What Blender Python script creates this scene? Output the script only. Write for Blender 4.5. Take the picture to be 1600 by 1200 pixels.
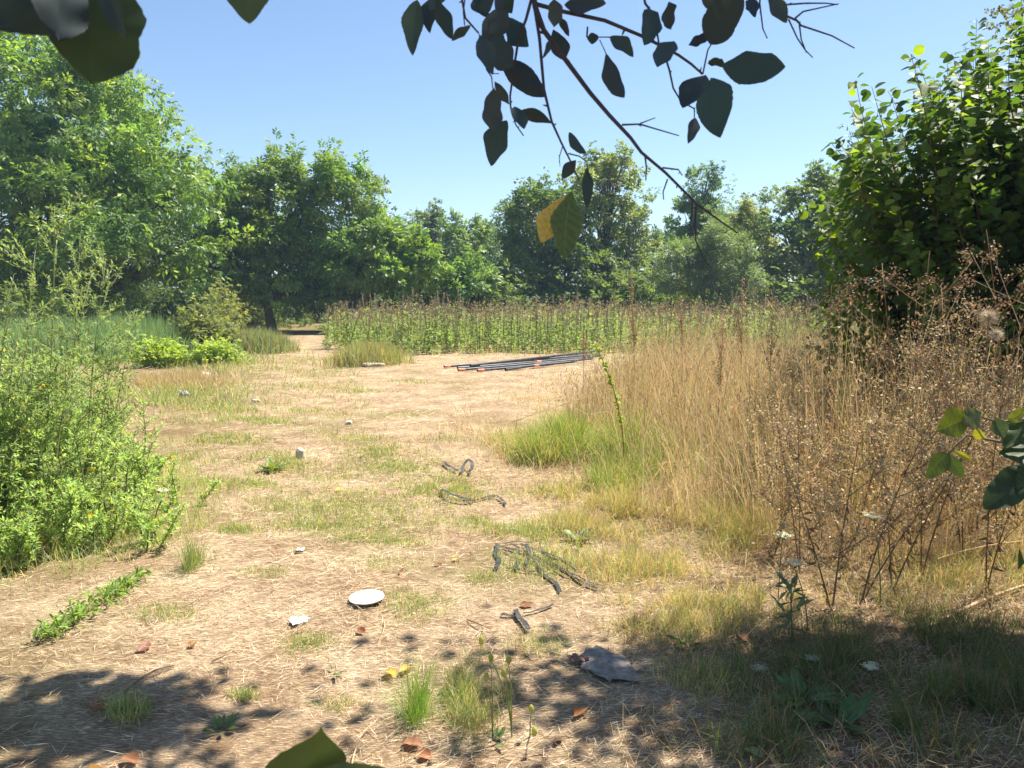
import bpy, math, random
import numpy as np
from mathutils import Vector

# ------------------------------------------------------------------ camera, sky, sun, exposure
scene = bpy.context.scene
for o in list(bpy.data.objects):
    bpy.data.objects.remove(o, do_unlink=True)
C = scene.collection
CAM_H = 1.6
PITCH = math.atan(130.0 / 1200.0)
cam_d = bpy.data.cameras.new('camera')
cam = bpy.data.objects.new('camera', cam_d); C.objects.link(cam)
cam.location = (0, 0, CAM_H)
cam.rotation_euler = (math.pi / 2 - PITCH, 0, 0)
cam_d.sensor_width = 36; cam_d.lens = 27
cam_d.clip_start = 0.05; cam_d.clip_end = 3000
cam_d.dof.use_dof = True; cam_d.dof.focus_distance = 6.0; cam_d.dof.aperture_fstop = 14.0
scene.camera = cam

SUN_AZ, SUN_EL = 50.0, 59.0            # degrees right of straight ahead, degrees up
world = bpy.data.worlds.new('World'); scene.world = world
world.use_nodes = True
wn = world.node_tree.nodes; wl = world.node_tree.links
wn.clear()
sky = wn.new('ShaderNodeTexSky'); sky.sky_type = 'NISHITA'; sky.sun_disc = False
sky.sun_elevation = math.radians(SUN_EL); sky.sun_rotation = math.radians(SUN_AZ)
sky.air_density = 1.0; sky.dust_density = 0.35; sky.ozone_density = 3.0; sky.altitude = 50
bg = wn.new('ShaderNodeBackground'); bg.inputs[1].default_value = 0.07
wo = wn.new('ShaderNodeOutputWorld')
wl.new(sky.outputs[0], bg.inputs[0]); wl.new(bg.outputs[0], wo.inputs[0])

sd = bpy.data.lights.new('sun', 'SUN'); sd.energy = 5.0; sd.angle = math.radians(0.53); sd.color = (1.0, 0.93, 0.82)
sun = bpy.data.objects.new('sun', sd); C.objects.link(sun)
sdir = Vector((math.sin(math.radians(SUN_AZ)) * math.cos(math.radians(SUN_EL)),
               math.cos(math.radians(SUN_AZ)) * math.cos(math.radians(SUN_EL)), math.sin(math.radians(SUN_EL))))
sun.rotation_euler = sdir.to_track_quat('Z', 'Y').to_euler()
sun.location = (0, 0, 30)
vs = scene.view_settings
vs.view_transform = 'Standard'; vs.look = 'None'; vs.gamma = 1.0; vs.use_curve_mapping = False
vs.exposure = 1.38
scene.render.engine = 'CYCLES'
scene.cycles.max_bounces = 4; scene.cycles.transmission_bounces = 3; scene.cycles.diffuse_bounces = 3
scene.cycles.use_adaptive_sampling = True

# ------------------------------------------------------------------ helpers
rng = np.random.default_rng(7)

def ray(u, v):
    dx = (u - 800.0) / 1200.0; dy = -(v - 600.0) / 1200.0
    c, s = math.cos(PITCH), math.sin(PITCH)
    return np.array([dx, c + dy * s, -s + dy * c])
def gp(u, v):                              # where the sight line meets level ground
    r = ray(u, v); t = -CAM_H / r[2]
    return r[0] * t, r[1] * t
def at(u, v, Y):                           # point of the sight line at distance Y ahead
    r = ray(u, v); t = Y / r[1]
    return np.array([r[0] * t, Y, CAM_H + r[2] * t])

def _hash(ix, iy, seed):
    h = (ix.astype(np.int64) * 374761393 + iy.astype(np.int64) * 668265263 + seed * 2147483647) & 0xFFFFFFFF
    h = ((h ^ (h >> 13)) * 1274126177) & 0xFFFFFFFF
    h = (h ^ (h >> 16)) & 0xFFFFFFFF
    return h / 4294967295.0
def vnoise(x, y, scale=1.0, seed=0):
    x = np.asarray(x, float) / scale; y = np.asarray(y, float) / scale
    ix = np.floor(x); iy = np.floor(y); fx = x - ix; fy = y - iy
    fx = fx * fx * (3 - 2 * fx); fy = fy * fy * (3 - 2 * fy)
    a = _hash(ix, iy, seed); b = _hash(ix + 1, iy, seed); c = _hash(ix, iy + 1, seed); d = _hash(ix + 1, iy + 1, seed)
    return (a * (1 - fx) + b * fx) * (1 - fy) + (c * (1 - fx) + d * fx) * fy
def gz(x, y):                              # ground height
    near = np.exp(-np.asarray(y, float) / 14.0)
    return ((vnoise(x, y, 2.3, 1) - 0.5) * 0.10 + (vnoise(x, y, 0.6, 2) - 0.5) * 0.04 * near
            + (vnoise(x, y, 0.22, 3) - 0.5) * 0.022 * near)

class Acc:
    def __init__(s): s.v = []; s.f = []; s.c = []; s.n = 0
    def add(s, v, f, c):
        v = np.asarray(v, float).reshape(-1, 3); f = np.asarray(f, np.int64).reshape(-1, 3)
        c = np.broadcast_to(np.asarray(c, float), (len(v), 3))
        s.v.append(v); s.f.append(f + s.n); s.c.append(c); s.n += len(v)
    def inst(s, tpl, pos, R, scale, col):
        tv, tf = tpl[0], tpl[1]
        k = len(pos)
        if k == 0: return
        scale = np.asarray(scale, float)
        if scale.ndim == 0: scale = np.full(k, float(scale))
        sv = tv[None] * (scale[:, None, None] if scale.ndim == 1 else scale[:, None, :])
        v = np.einsum('kij,knj->kni', R, sv) + pos[:, None, :]
        f = tf[None] + (np.arange(k) * len(tv))[:, None, None]
        col = np.asarray(col, float)
        if col.ndim == 1: col = np.broadcast_to(col, (k, 3))
        c = np.repeat(col[:, None, :], len(tv), 1)
        if len(tpl) > 2: c = c * tpl[2][None, :, None]
        s.add(v.reshape(-1, 3), f.reshape(-1, 3), c.reshape(-1, 3))
    def mesh(s, name, mat):
        me = bpy.data.meshes.new(name)
        v = np.concatenate(s.v); f = np.concatenate(s.f); c = np.concatenate(s.c)
        me.vertices.add(len(v)); me.vertices.foreach_set('co', v.astype(np.float32).ravel())
        me.loops.add(f.size); me.loops.foreach_set('vertex_index', f.astype(np.int32).ravel())
        me.polygons.add(len(f))
        me.polygons.foreach_set('loop_start', np.arange(0, f.size, 3, dtype=np.int32))
        me.update(calc_edges=True)
        a = me.attributes.new('Col', 'FLOAT_COLOR', 'POINT')
        cc = np.ones((len(v), 4), np.float32); cc[:, :3] = np.clip(c, 0, 1)
        a.data.foreach_set('color', cc.ravel())
        me.materials.append(mat)
        return me
    def obj(s, name, mat, parent=None):
        o = bpy.data.objects.new(name, s.mesh(name, mat)); C.objects.link(o)
        if parent is not None: o.parent = parent
        return o

def tag(o, label=None, cat=None, group=None, kind=None):
    if label: o['label'] = label
    if cat: o['category'] = cat
    if group: o['group'] = group
    if kind: o['kind'] = kind
    return o
def empty(name, loc, label, cat, group=None):
    o = bpy.data.objects.new(name, None); C.objects.link(o); o.location = [float(a) for a in loc]
    o.empty_display_size = 0.1
    return tag(o, label, cat, group)
def link(name, me, parent=None, loc=(0, 0, 0)):
    o = bpy.data.objects.new(name, me); C.objects.link(o); o.location = [float(a) for a in loc]
    if parent is not None: o.parent = parent
    return o

def norm(a): return a / np.maximum(np.linalg.norm(a, axis=-1, keepdims=True), 1e-9)
def frames(d, up):                         # columns: along, side, normal
    d = norm(d); s = norm(np.cross(up, d)); n = np.cross(d, s)
    return np.stack([d, s, n], -1)
def rdir(k, r=rng): return norm(r.normal(size=(k, 3)))
def jit(base, k, r=rng, v=0.25, hue=0.12):
    base = np.asarray(base, float)
    b = base[None] if base.ndim == 1 else base
    return b * (1 + r.uniform(-v, v, (k, 1))) * (1 + r.uniform(-hue, hue, (k, 3)))

# leaf templates: (verts, tris[, shade])
DIA = (np.array([[0, 0, 0], [.5, .5, .10], [1, 0, -.05], [.5, -.5, .10]]), np.array([[0, 1, 2], [0, 2, 3]]))
def scaled(t, sx, sy, sz): return (t[0] * np.array([sx, sy, sz]),) + tuple(t[1:])
L6v = np.array([[0, 0, 0], [.3, .42, .10], [.7, .36, .05], [1, 0, -.16], [.7, -.36, .05], [.3, -.42, .10], [.5, 0, 0]])
LEAF6 = (L6v, np.array([[0, 1, 6], [1, 2, 6], [2, 3, 6], [3, 4, 6], [4, 5, 6], [5, 0, 6]]))
def round_leaf():
    pts = [[0, 0, 0]]; n = 10
    half = [(0.04, .12), (.16, .36), (.38, .47), (.62, .43), (.82, .26), (.93, .10)]
    up = [[x, y, .10 * y / .47 - .10 * x * x] for x, y in half]
    dn = [[x, -y, .10 * y / .47 - .10 * x * x] for x, y in reversed(half)]
    v = np.array(pts + up + [[1, 0, -.14]] + dn + [[.5, 0, -.03]])
    m = len(v) - 1
    f = [[i, (i + 1) % m, m] for i in range(m)]
    return (v, np.array(f))
ROUND = round_leaf()
def sprig(nl, L, W, rach, droop, seed):
    r = np.random.default_rng(seed); a = Acc()
    k = nl
    t = np.linspace(.25, 1, k) * rach
    side = np.where(np.arange(k) % 2 == 0, 1, -1).astype(float)
    side[-1] = 0
    d = np.stack([np.full(k, .55), side * .9, -droop * np.ones(k) + r.uniform(-.25, .25, k)], -1)
    d[-1] = [1, 0, -droop]
    pos = np.stack([t, np.zeros(k), -droop * .4 * t * t / max(rach, .01)], -1)
    up = np.tile([0, 0, 1.], (k, 1)) + r.normal(size=(k, 3)) * .35
    a.inst(scaled(DIA, L, W, W), pos, frames(d, up), r.uniform(.75, 1.15, k), [1, 1, 1])
    return (np.concatenate(a.v), np.concatenate(a.f), np.repeat(r.uniform(.85, 1.12, k), 4))
WALNUT = [sprig(5, .6, .27, .75, .45, s) for s in range(3)]
CLUST = [sprig(5, .52, .29, .55, .25, s + 10) for s in range(3)]
NARROW = [sprig(6, .55, .15, .9, .2, s + 20) for s in range(3)]

def tube(acc, pts, radii, col, sides=5):
    pts = np.asarray(pts, float); n = len(pts)
    radii = np.broadcast_to(np.asarray(radii, float), (n,))
    tan = norm(np.gradient(pts, axis=0))
    ref = np.array([0.3, 0.9, 0.2]) if abs(tan[0][1]) < .8 else np.array([1., 0, 0])
    s = norm(np.cross(tan, ref)); b = np.cross(tan, s)
    ang = np.linspace(0, 2 * math.pi, sides, endpoint=False)
    ring = pts[:, None] + radii[:, None, None] * (np.cos(ang)[None, :, None] * s[:, None] + np.sin(ang)[None, :, None] * b[:, None])
    f = []
    for i in range(n - 1):
        for j in range(sides):
            k = (j + 1) % sides
            p, q, r_, t = i * sides + j, i * sides + k, (i + 1) * sides + k, (i + 1) * sides + j
            f += [[p, q, r_], [p, r_, t]]
    v = ring.reshape(-1, 3)
    e = len(v); v = np.vstack([v, pts[-1]])
    for j in range(sides): f.append([(n - 1) * sides + j, (n - 1) * sides + (j + 1) % sides, e])
    acc.add(v, f, col)
def bez(p0, p1, p2, n=6):
    t = np.linspace(0, 1, n)[:, None]; p0, p1, p2 = map(lambda a: np.asarray(a, float), (p0, p1, p2))
    return (1 - t) ** 2 * p0 + 2 * t * (1 - t) * p1 + t * t * p2

def blades(acc, pos, h, w, lean, col, r=rng, bend=.5, lay=None, fine=False):
    """curved tapering ribbons; lean = outward tilt in radians, lay = heading in radians"""
    k = len(pos)
    if k == 0: return
    h = np.broadcast_to(np.asarray(h, float), (k,)); w = np.broadcast_to(np.asarray(w, float), (k,))
    lean = np.broadcast_to(np.asarray(lean, float), (k,))
    az = r.uniform(0, 2 * math.pi, k) if lay is None else lay
    out = np.stack([np.cos(az), np.sin(az), np.zeros(k)], -1)
    fa = r.uniform(0, 2 * math.pi, k)
    wd = np.stack([np.cos(fa), np.sin(fa), r.uniform(-.3, .3, k)], -1)
    V = []
    for t, ww in (((0, .9), (.5, 1.0), (.82, .55)) if fine else ((0, .9), (.62, .85))):
        a = lean * (t * bend + (1 - bend) * .6) * 1.2
        c = pos + out * (np.sin(a) * h * t)[:, None] + np.array([0, 0, 1.]) * (np.cos(a) * h * t)[:, None]
        V += [c - wd * (w * ww * .5)[:, None], c + wd * (w * ww * .5)[:, None]]
    a = lean * (bend + (1 - bend) * .6) * 1.2
    V.append(pos + out * (np.sin(a) * h)[:, None] + np.array([0, 0, 1.]) * (np.cos(a) * h)[:, None])
    v = np.stack(V, 1)
    tf = np.array([[0, 1, 3], [0, 3, 2], [2, 3, 5], [2, 5, 4], [4, 5, 6]]) if fine else np.array([[0, 1, 3], [0, 3, 2], [2, 3, 4]])
    nv = len(V); f = tf[None] + (np.arange(k) * nv)[:, None, None]
    col = np.asarray(col, float)
    if col.ndim == 1: col = np.broadcast_to(col, (k, 3))
    acc.add(v.reshape(-1, 3), f.reshape(-1, 3), np.repeat(col, nv, 0))

# ------------------------------------------------------------------ materials
def base_mat(name):
    m = bpy.data.materials.new(name); m.use_nodes = True
    nt = m.node_tree; nt.nodes.clear()
    return m, nt.nodes, nt.links
def foliage_mat(name, trans=.35, rough=.5, spec=.4, gain=(1.35, 1.3, .6)):
    m, N, L = base_mat(name)
    out = N.new('ShaderNodeOutputMaterial'); at_ = N.new('ShaderNodeAttribute'); at_.attribute_name = 'Col'
    geo = N.new('ShaderNodeTexCoord'); nz = N.new('ShaderNodeTexNoise'); nz.inputs['Scale'].default_value = 9; nz.inputs['Detail'].default_value = 3
    L.new(geo.outputs['Object'], nz.inputs['Vector'])
    mr = N.new('ShaderNodeMapRange'); mr.inputs[1].default_value = .25; mr.inputs[2].default_value = .75; mr.inputs[3].default_value = .82; mr.inputs[4].default_value = 1.18
    L.new(nz.outputs['Fac'], mr.inputs[0])
    mul = N.new('ShaderNodeMix'); mul.data_type = 'RGBA'; mul.blend_type = 'MULTIPLY'; mul.inputs[0].default_value = 1
    L.new(at_.outputs['Color'], mul.inputs[6]); L.new(mr.outputs[0], mul.inputs[7])
    p = N.new('ShaderNodeBsdfPrincipled'); p.inputs['Roughness'].default_value = rough; p.inputs['Specular IOR Level'].default_value = spec
    L.new(mul.outputs[2], p.inputs['Base Color'])
    if trans > 0:
        g = N.new('ShaderNodeMix'); g.data_type = 'RGBA'; g.blend_type = 'MULTIPLY'; g.inputs[0].default_value = 1
        g.inputs[7].default_value = (*gain, 1); L.new(mul.outputs[2], g.inputs[6])
        t = N.new('ShaderNodeBsdfTranslucent'); L.new(g.outputs[2], t.inputs['Color'])
        mx = N.new('ShaderNodeMixShader'); mx.inputs[0].default_value = trans
        L.new(p.outputs[0], mx.inputs[1]); L.new(t.outputs[0], mx.inputs[2]); L.new(mx.outputs[0], out.inputs[0])
    else:
        L.new(p.outputs[0], out.inputs[0])
    return m
M_TREE = foliage_mat('tree_leaves', .5, .45, .4, (1.35, 1.4, .6))
M_HAZEL = foliage_mat('hazel_leaves', .42, .55, .22, (1.7, 1.7, .5))
M_WEED = foliage_mat('weed_leaves', .5, .55, .3)
M_GRASS = foliage_mat('grass_blades', .35, .6, .3)
M_STRAW = foliage_mat('dry_straw', .25, .65, .25, (1.1, 1.0, .8))
M_LEAFFG = foliage_mat('broad_leaves', .30, .5, .3, (1.5, 1.45, .5))
M_DARKLEAF = foliage_mat('plum_leaves', .12, .7, .1, (1.3, 1.35, .6))
def bark_mat():
    m, N, L = base_mat('bark')
    out = N.new('ShaderNodeOutputMaterial'); p = N.new('ShaderNodeBsdfPrincipled'); p.inputs['Roughness'].default_value = .85
    at_ = N.new('ShaderNodeAttribute'); at_.attribute_name = 'Col'
    tc = N.new('ShaderNodeTexCoord'); mp = N.new('ShaderNodeMapping'); mp.inputs['Scale'].default_value = (14, 14, 3)
    nz = N.new('ShaderNodeTexNoise'); nz.inputs['Scale'].default_value = 2; nz.inputs['Detail'].default_value = 6
    L.new(tc.outputs['Object'], mp.inputs[0]); L.new(mp.outputs[0], nz.inputs['Vector'])
    cr = N.new('ShaderNodeValToRGB'); cr.color_ramp.elements[0].color = (.45, .42, .4, 1); cr.color_ramp.elements[1].color = (1.4, 1.35, 1.3, 1)
    L.new(nz.outputs['Fac'], cr.inputs[0])
    mul = N.new('ShaderNodeMix'); mul.data_type = 'RGBA'; mul.blend_type = 'MULTIPLY'; mul.inputs[0].default_value = 1
    L.new(at_.outputs['Color'], mul.inputs[6]); L.new(cr.outputs[0], mul.inputs[7]); L.new(mul.outputs[2], p.inputs['Base Color'])
    b = N.new('ShaderNodeBump'); b.inputs['Strength'].default_value = .6; b.inputs['Distance'].default_value = .02
    L.new(nz.outputs['Fac'], b.inputs['Height']); L.new(b.outputs[0], p.inputs['Normal']); L.new(p.outputs[0], out.inputs[0])
    return m
M_BARK = bark_mat()
def surf_mat(name, c1, c2, scale, rough=.6, bump=.3, spec=.4, detail=5):
    m, N, L = base_mat(name)
    out = N.new('ShaderNodeOutputMaterial'); p = N.new('ShaderNodeBsdfPrincipled'); p.inputs['Roughness'].default_value = rough
    p.inputs['Specular IOR Level'].default_value = spec
    tc = N.new('ShaderNodeTexCoord'); nz = N.new('ShaderNodeTexNoise'); nz.inputs['Scale'].default_value = scale; nz.inputs['Detail'].default_value = detail
    L.new(tc.outputs['Object'], nz.inputs['Vector'])
    cr = N.new('ShaderNodeValToRGB'); cr.color_ramp.elements[0].position = .35; cr.color_ramp.elements[1].position = .68
    cr.color_ramp.elements[0].color = (*c1, 1); cr.color_ramp.elements[1].color = (*c2, 1)
    L.new(nz.outputs['Fac'], cr.inputs[0]); L.new(cr.outputs[0], p.inputs['Base Color'])
    b = N.new('ShaderNodeBump'); b.inputs['Strength'].default_value = bump; b.inputs['Distance'].default_value = .01
    L.new(nz.outputs['Fac'], b.inputs['Height']); L.new(b.outputs[0], p.inputs['Normal']); L.new(p.outputs[0], out.inputs[0])
    return m
M_BLACK = surf_mat('black_plastic', (.012, .012, .013), (.05, .048, .046), 30, .6, .3)
M_PIPE = surf_mat('black_pipe', (.02, .022, .026), (.075, .078, .085), 6, .38, .1)
M_ORANGE = surf_mat('orange_plastic', (.55, .14, .09), (.70, .26, .18), 20, .5, .1)
M_WHITE = surf_mat('white_plastic', (.40, .36, .29), (.70, .68, .62), 14, .6, .2)
M_PAPER = surf_mat('pale_paper', (.52, .49, .38), (.76, .75, .64), 22, .7, .3)
M_STONE = surf_mat('pale_stone', (.36, .31, .24), (.58, .52, .43), 12, .9, .8)
M_CLOTH = surf_mat('grey_cloth', (.17, .145, .12), (.33, .285, .24), 30, .9, .8, .1)
M_REDCL = surf_mat('red_brown_cloth', (.20, .115, .085), (.33, .20, .15), 45, .9, .8, .1)

def ground_mat():
    m, N, L = base_mat('straw_covered_soil')
    out = N.new('ShaderNodeOutputMaterial'); p = N.new('ShaderNodeBsdfPrincipled'); p.inputs['Roughness'].default_value = .95; p.inputs['Specular IOR Level'].default_value = .1
    tc = N.new('ShaderNodeTexCoord')
    def noise(scale, detail, vec=None, rough=.6):
        n = N.new('ShaderNodeTexNoise'); n.inputs['Scale'].default_value = scale; n.inputs['Detail'].default_value = detail; n.inputs['Roughness'].default_value = rough
        L.new((vec or tc.outputs['Object']), n.inputs['Vector']); return n
    def ramp(src, p0, p1, c0, c1):
        r = N.new('ShaderNodeValToRGB'); r.color_ramp.elements[0].position = p0; r.color_ramp.elements[1].position = p1
        r.color_ramp.elements[0].color = (*c0, 1); r.color_ramp.elements[1].color = (*c1, 1); L.new(src, r.inputs[0]); return r
    def mix(fac, a, b, mode='MIX'):
        x = N.new('ShaderNodeMix'); x.data_type = 'RGBA'; x.blend_type = mode
        if isinstance(fac, float): x.inputs[0].default_value = fac
        else: L.new(fac, x.inputs[0])
        L.new(a, x.inputs[6]); L.new(b, x.inputs[7]); return x.outputs[2]
    big = noise(.55, 5); mid = noise(4.5, 6); fine = noise(42, 6, rough=.7)
    mp = N.new('ShaderNodeMapping'); mp.inputs['Scale'].default_value = (1, 7, 1); mp.inputs['Rotation'].default_value = (0, 0, .35)
    L.new(tc.outputs['Object'], mp.inputs[0]); st1 = noise(26, 4, mp.outputs[0])
    mp2 = N.new('ShaderNodeMapping'); mp2.inputs['Scale'].default_value = (1, 7, 1); mp2.inputs['Rotation'].default_value = (0, 0, 1.7)
    L.new(tc.outputs['Object'], mp2.inputs[0]); st2 = noise(30, 4, mp2.outputs[0])
    soil = ramp(mid.outputs['Fac'], .3, .7, (.57, .445, .32), (.75, .625, .46))
    straw = ramp(fine.outputs['Fac'], .3, .72, (.59, .47, .335), (.80, .69, .51))
    f1 = ramp(big.outputs['Fac'], .38, .62, (0, 0, 0), (1, 1, 1))
    c = mix(f1.outputs[0], soil.outputs[0], straw.outputs[0])
    s1 = ramp(st1.outputs['Fac'], .52, .66, (.58, .55, .52), (1.28, 1.26, 1.2)); c = mix(.9, c, s1.outputs[0], 'MULTIPLY')
    s2 = ramp(st2.outputs['Fac'], .5, .66, (.62, .59, .56), (1.25, 1.22, 1.16)); c = mix(.9, c, s2.outputs[0], 'MULTIPLY')
    at_ = N.new('ShaderNodeAttribute'); at_.attribute_name = 'Col'      # low growth and litter on the soil; red also carries painted shade
    sep = N.new('ShaderNodeSeparateColor'); L.new(at_.outputs['Color'], sep.inputs[0])
    grn = ramp(fine.outputs['Fac'], .3, .7, (.10, .10, .035), (.24, .22, .085))
    c = mix(sep.outputs[1], c, grn.outputs[0])
    duff_and_shade = ramp(fine.outputs['Fac'], .3, .7, (.14, .095, .055), (.32, .225, .125))
    c = mix(sep.outputs[0], c, duff_and_shade.outputs[0])
    pat = ramp(noise(1.7, 8).outputs['Fac'], .42, .62, (.77, .70, .63), (1.14, 1.13, 1.11)); c = mix(.9, c, pat.outputs[0], 'MULTIPLY')
    clod = ramp(noise(9, 8, rough=.75).outputs['Fac'], .36, .52, (.72, .65, .59), (1.05, 1.05, 1.04)); c = mix(.8, c, clod.outputs[0], 'MULTIPLY')
    L.new(c, p.inputs['Base Color'])
    b = N.new('ShaderNodeBump'); b.inputs['Strength'].default_value = .8; b.inputs['Distance'].default_value = .02
    ad = N.new('ShaderNodeMath'); ad.operation = 'ADD'; L.new(fine.outputs['Fac'], ad.inputs[0]); L.new(st1.outputs['Fac'], ad.inputs[1])
    ad2 = N.new('ShaderNodeMath'); ad2.operation = 'ADD'; L.new(ad.outputs[0], ad2.inputs[0]); L.new(mid.outputs['Fac'], ad2.inputs[1])
    L.new(ad2.outputs[0], b.inputs['Height']); L.new(b.outputs[0], p.inputs['Normal']); L.new(p.outputs[0], out.inputs[0])
    return m

# ------------------------------------------------------------------ ground
def verge_right(x, y):      # >0 inside the rank growth on the right
    edge = np.interp(y, [2, 3, 4.6, 6.6, 8, 11, 16, 24], [.9, 1.0, 1.15, .45, .15, .75, 2.3, 7.0])
    return x - edge
def verge_left(x, y):
    edge = np.interp(y, [2, 4, 5, 7, 12, 20, 26, 36], [-2.3, -2.3, -2.0, -2.45, -3.9, -6.0, -7.4, -9.3])
    return edge - x
def make_ground():
    xs = np.concatenate([-np.geomspace(400, 13, 22)[:-1], np.linspace(-13, 13, 170), np.geomspace(13, 400, 22)[1:]])
    ys = np.concatenate([np.linspace(-40, -1, 14)[:-1], np.linspace(-1, 12, 130), np.geomspace(12, 900, 70)[1:]])
    X, Y = np.meshgrid(xs, ys)
    Z = gz(X, Y)
    v = np.stack([X, Y, Z], -1).reshape(-1, 3)
    nx, ny = len(xs), len(ys)
    i = np.arange(nx * ny).reshape(ny, nx)
    a, b, c, d = i[:-1, :-1].ravel(), i[:-1, 1:].ravel(), i[1:, 1:].ravel(), i[1:, :-1].ravel()
    f = np.concatenate([np.stack([a, b, c], -1), np.stack([a, c, d], -1)])
    col = np.zeros((len(v), 3))
    x, y = v[:, 0], v[:, 1]
    n = vnoise(x, y, .8, 9) - .5
    R = np.clip((verge_right(x, y) + n * 1.2) / .9, 0, 1); Lf = np.clip((verge_left(x, y) + n * 1.2) / 1.2, 0, 1)
    far = np.clip((y - 36) / 8, 0, 1)
    low = np.clip((x - .75) / .5, 0, 1) * np.clip((3.75 - y) / .5, 0, 1)  # painted shade: darkens the soil colour in the near right corner
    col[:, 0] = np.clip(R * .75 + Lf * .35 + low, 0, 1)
    col[:, 1] = np.clip(Lf * .55 + far * .95 + R * .15 + .35 * np.clip((vnoise(x, y, 1.1, 12) - .62) * 4, 0, 1), 0, .95)
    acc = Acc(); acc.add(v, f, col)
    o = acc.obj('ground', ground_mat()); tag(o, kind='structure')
make_ground()

# ------------------------------------------------------------------ trees
def make_tree(name, label, bx, by, lobes, n, size, col, col2, tpls=WALNUT, trunk_r=.2, seed=0, group=None, clump=.16,
              mat=None, bark=(.16, .13, .10), spikes=0, shell=.6, low_trunk=True):
    r = np.random.default_rng(seed); n = int(n * .68); size = size * .95
    root = empty(name, (bx, by, 0), label, 'tree', group)
    zb = float(gz(bx, by))
    lobes = np.asarray(lobes, float)
    vol = (lobes[:, 3] * lobes[:, 4] * lobes[:, 5]) ** .70; share = vol / vol.sum()
    A = Acc(); T = Acc()
    cents = []
    for li, lb in enumerate(lobes):
        m = max(12, int(n * share[li] / 26))
        d = rdir(m, r)
        d[:, 2] = np.where(d[:, 2] < -.55, -d[:, 2], d[:, 2])
        rad = shell + (1 - shell) * r.uniform(0, 1, m) ** .55
        bump = 1 + .30 * (vnoise(np.arctan2(d[:, 1], d[:, 0]) * 2.2 + 50, d[:, 2] * 3 + 50, 1, seed + li) - .5)
        cc = lb[:3] + d * (rad * bump)[:, None] * lb[3:6]
        cs = clump * .9 * lb[3:6].mean() * r.uniform(.55, 1.35, m)
        cents.append((cc, cs, d))
    cc = np.concatenate([c[0] for c in cents]); cs = np.concatenate([c[1] for c in cents]); cd = np.concatenate([c[2] for c in cents])
    keep = cc[:, 2] > .35; cc, cs, cd = cc[keep], cs[keep], cd[keep]
    k = len(cc)
    # tall thin shoots standing out of the top of the crown
    if spikes:
        hi = np.argsort(-(cc[:, 2] + r.uniform(0, 1.5, k)))[:spikes]
        for q in hi:
            h = r.uniform(.5, 1.5) * cs[q] * 2.2; m = 4
            tt = np.linspace(.4, 1, m)
            off = np.array([r.normal() * .2, r.normal() * .2, 1.]) * h
            cc = np.vstack([cc, cc[q] + off * tt[:, None]]); cs = np.concatenate([cs, cs[q] * np.linspace(.6, .28, m)]); cd = np.vstack([cd, np.tile([0, 0, 1.], (m, 1))])
        k = len(cc)
    per = cs ** 2; per = np.maximum(3, (n * per / per.sum())).astype(int)
    idx = np.repeat(np.arange(k), per); m = len(idx)
    off = rdir(m, r) * (r.uniform(0, 1, m) ** .5)[:, None] * np.array([1, 1, .75]) * cs[idx][:, None] * 1.05
    pos = cc[idx] + off; pos[:, 2] = np.maximum(pos[:, 2], .15)
    d = off / np.maximum(cs[idx][:, None], .01) * .8 + cd[idx] * .4 + rdir(m, r) * .5; d[:, 2] -= .25
    up = np.tile([0, 0, .8], (m, 1)) + cd[idx] * .7 + r.normal(size=(m, 3)) * .6
    R = frames(d, up)
    mixv = np.clip(r.beta(1.2, 3.2, k)[idx] + r.normal(size=m) * .12, 0, 1)[:, None]
    c = np.asarray(col)[None] * (1 - mixv) + np.asarray(col2)[None] * mixv
    c = c * (1 + r.uniform(-.2, .2, (k, 1)))[idx] * (1 + r.uniform(-.18, .18, (m, 1)))
    ch = r.integers(0, len(tpls), m); sc = size * r.uniform(.7, 1.25, m)
    for q in range(len(tpls)):
        s = ch == q
        A.inst(tpls[q], pos[s], R[s], sc[s], c[s])
    A.obj('crown', mat or M_TREE, root)
    # trunk and limbs
    top = lobes[:, 2].max(); p0 = np.array([0, 0, zb - .15])
    main = lobes[np.argmax(lobes[:, 3:6].prod(1))]
    fork = np.array([main[0] * .3, main[1] * .3, max(1.2, main[2] * .42)])
    pts = bez(p0, [r.normal() * .15, r.normal() * .15, fork[2] * .5], fork, 7)
    rad = np.linspace(trunk_r * 1.25, trunk_r * .75, 7); rad[0] *= 1.25
    tube(T, pts, rad, bark, 9)
    T.obj('trunk', M_BARK, root)
    B = Acc()
    for lb in lobes:
        c0 = lb[:3]; lp = bez(fork - [0, 0, .3], fork * .4 + c0 * .6 + r.normal(size=3) * .3, c0 + [0, 0, lb[5] * .35], 7)
        tube(B, lp, np.linspace(trunk_r * .6, trunk_r * .14, 7), bark, 6)
        near = np.argsort(np.linalg.norm((cc - c0) / lb[3:6], axis=1))
        pool = near[:max(12, int(k * .5 / len(lobes) * 2))]; sel = r.choice(pool, size=min(len(pool), 26), replace=False)
        for q in sel:
            s0 = lp[r.integers(2, 6)]; e = cc[q]
            tube(B, bez(s0, (s0 + e) / 2 + [0, 0, .15 * np.linalg.norm(e - s0)], e, 5), np.linspace(trunk_r * .2, trunk_r * .035, 5), bark, 4)
    B.obj('limbs', M_BARK, root)
    return root

def lobe_px(u, v, Y, wpx, hpx, bx, by, dy=0.0, depth=None):
    p = at(u, v, Y + dy); s = (Y + dy) / 1200.0
    rx = wpx * s / 2; rz = hpx * s / 2
    return [p[0] - bx, p[1] - by, p[2], rx, depth or rx, rz]

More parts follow.
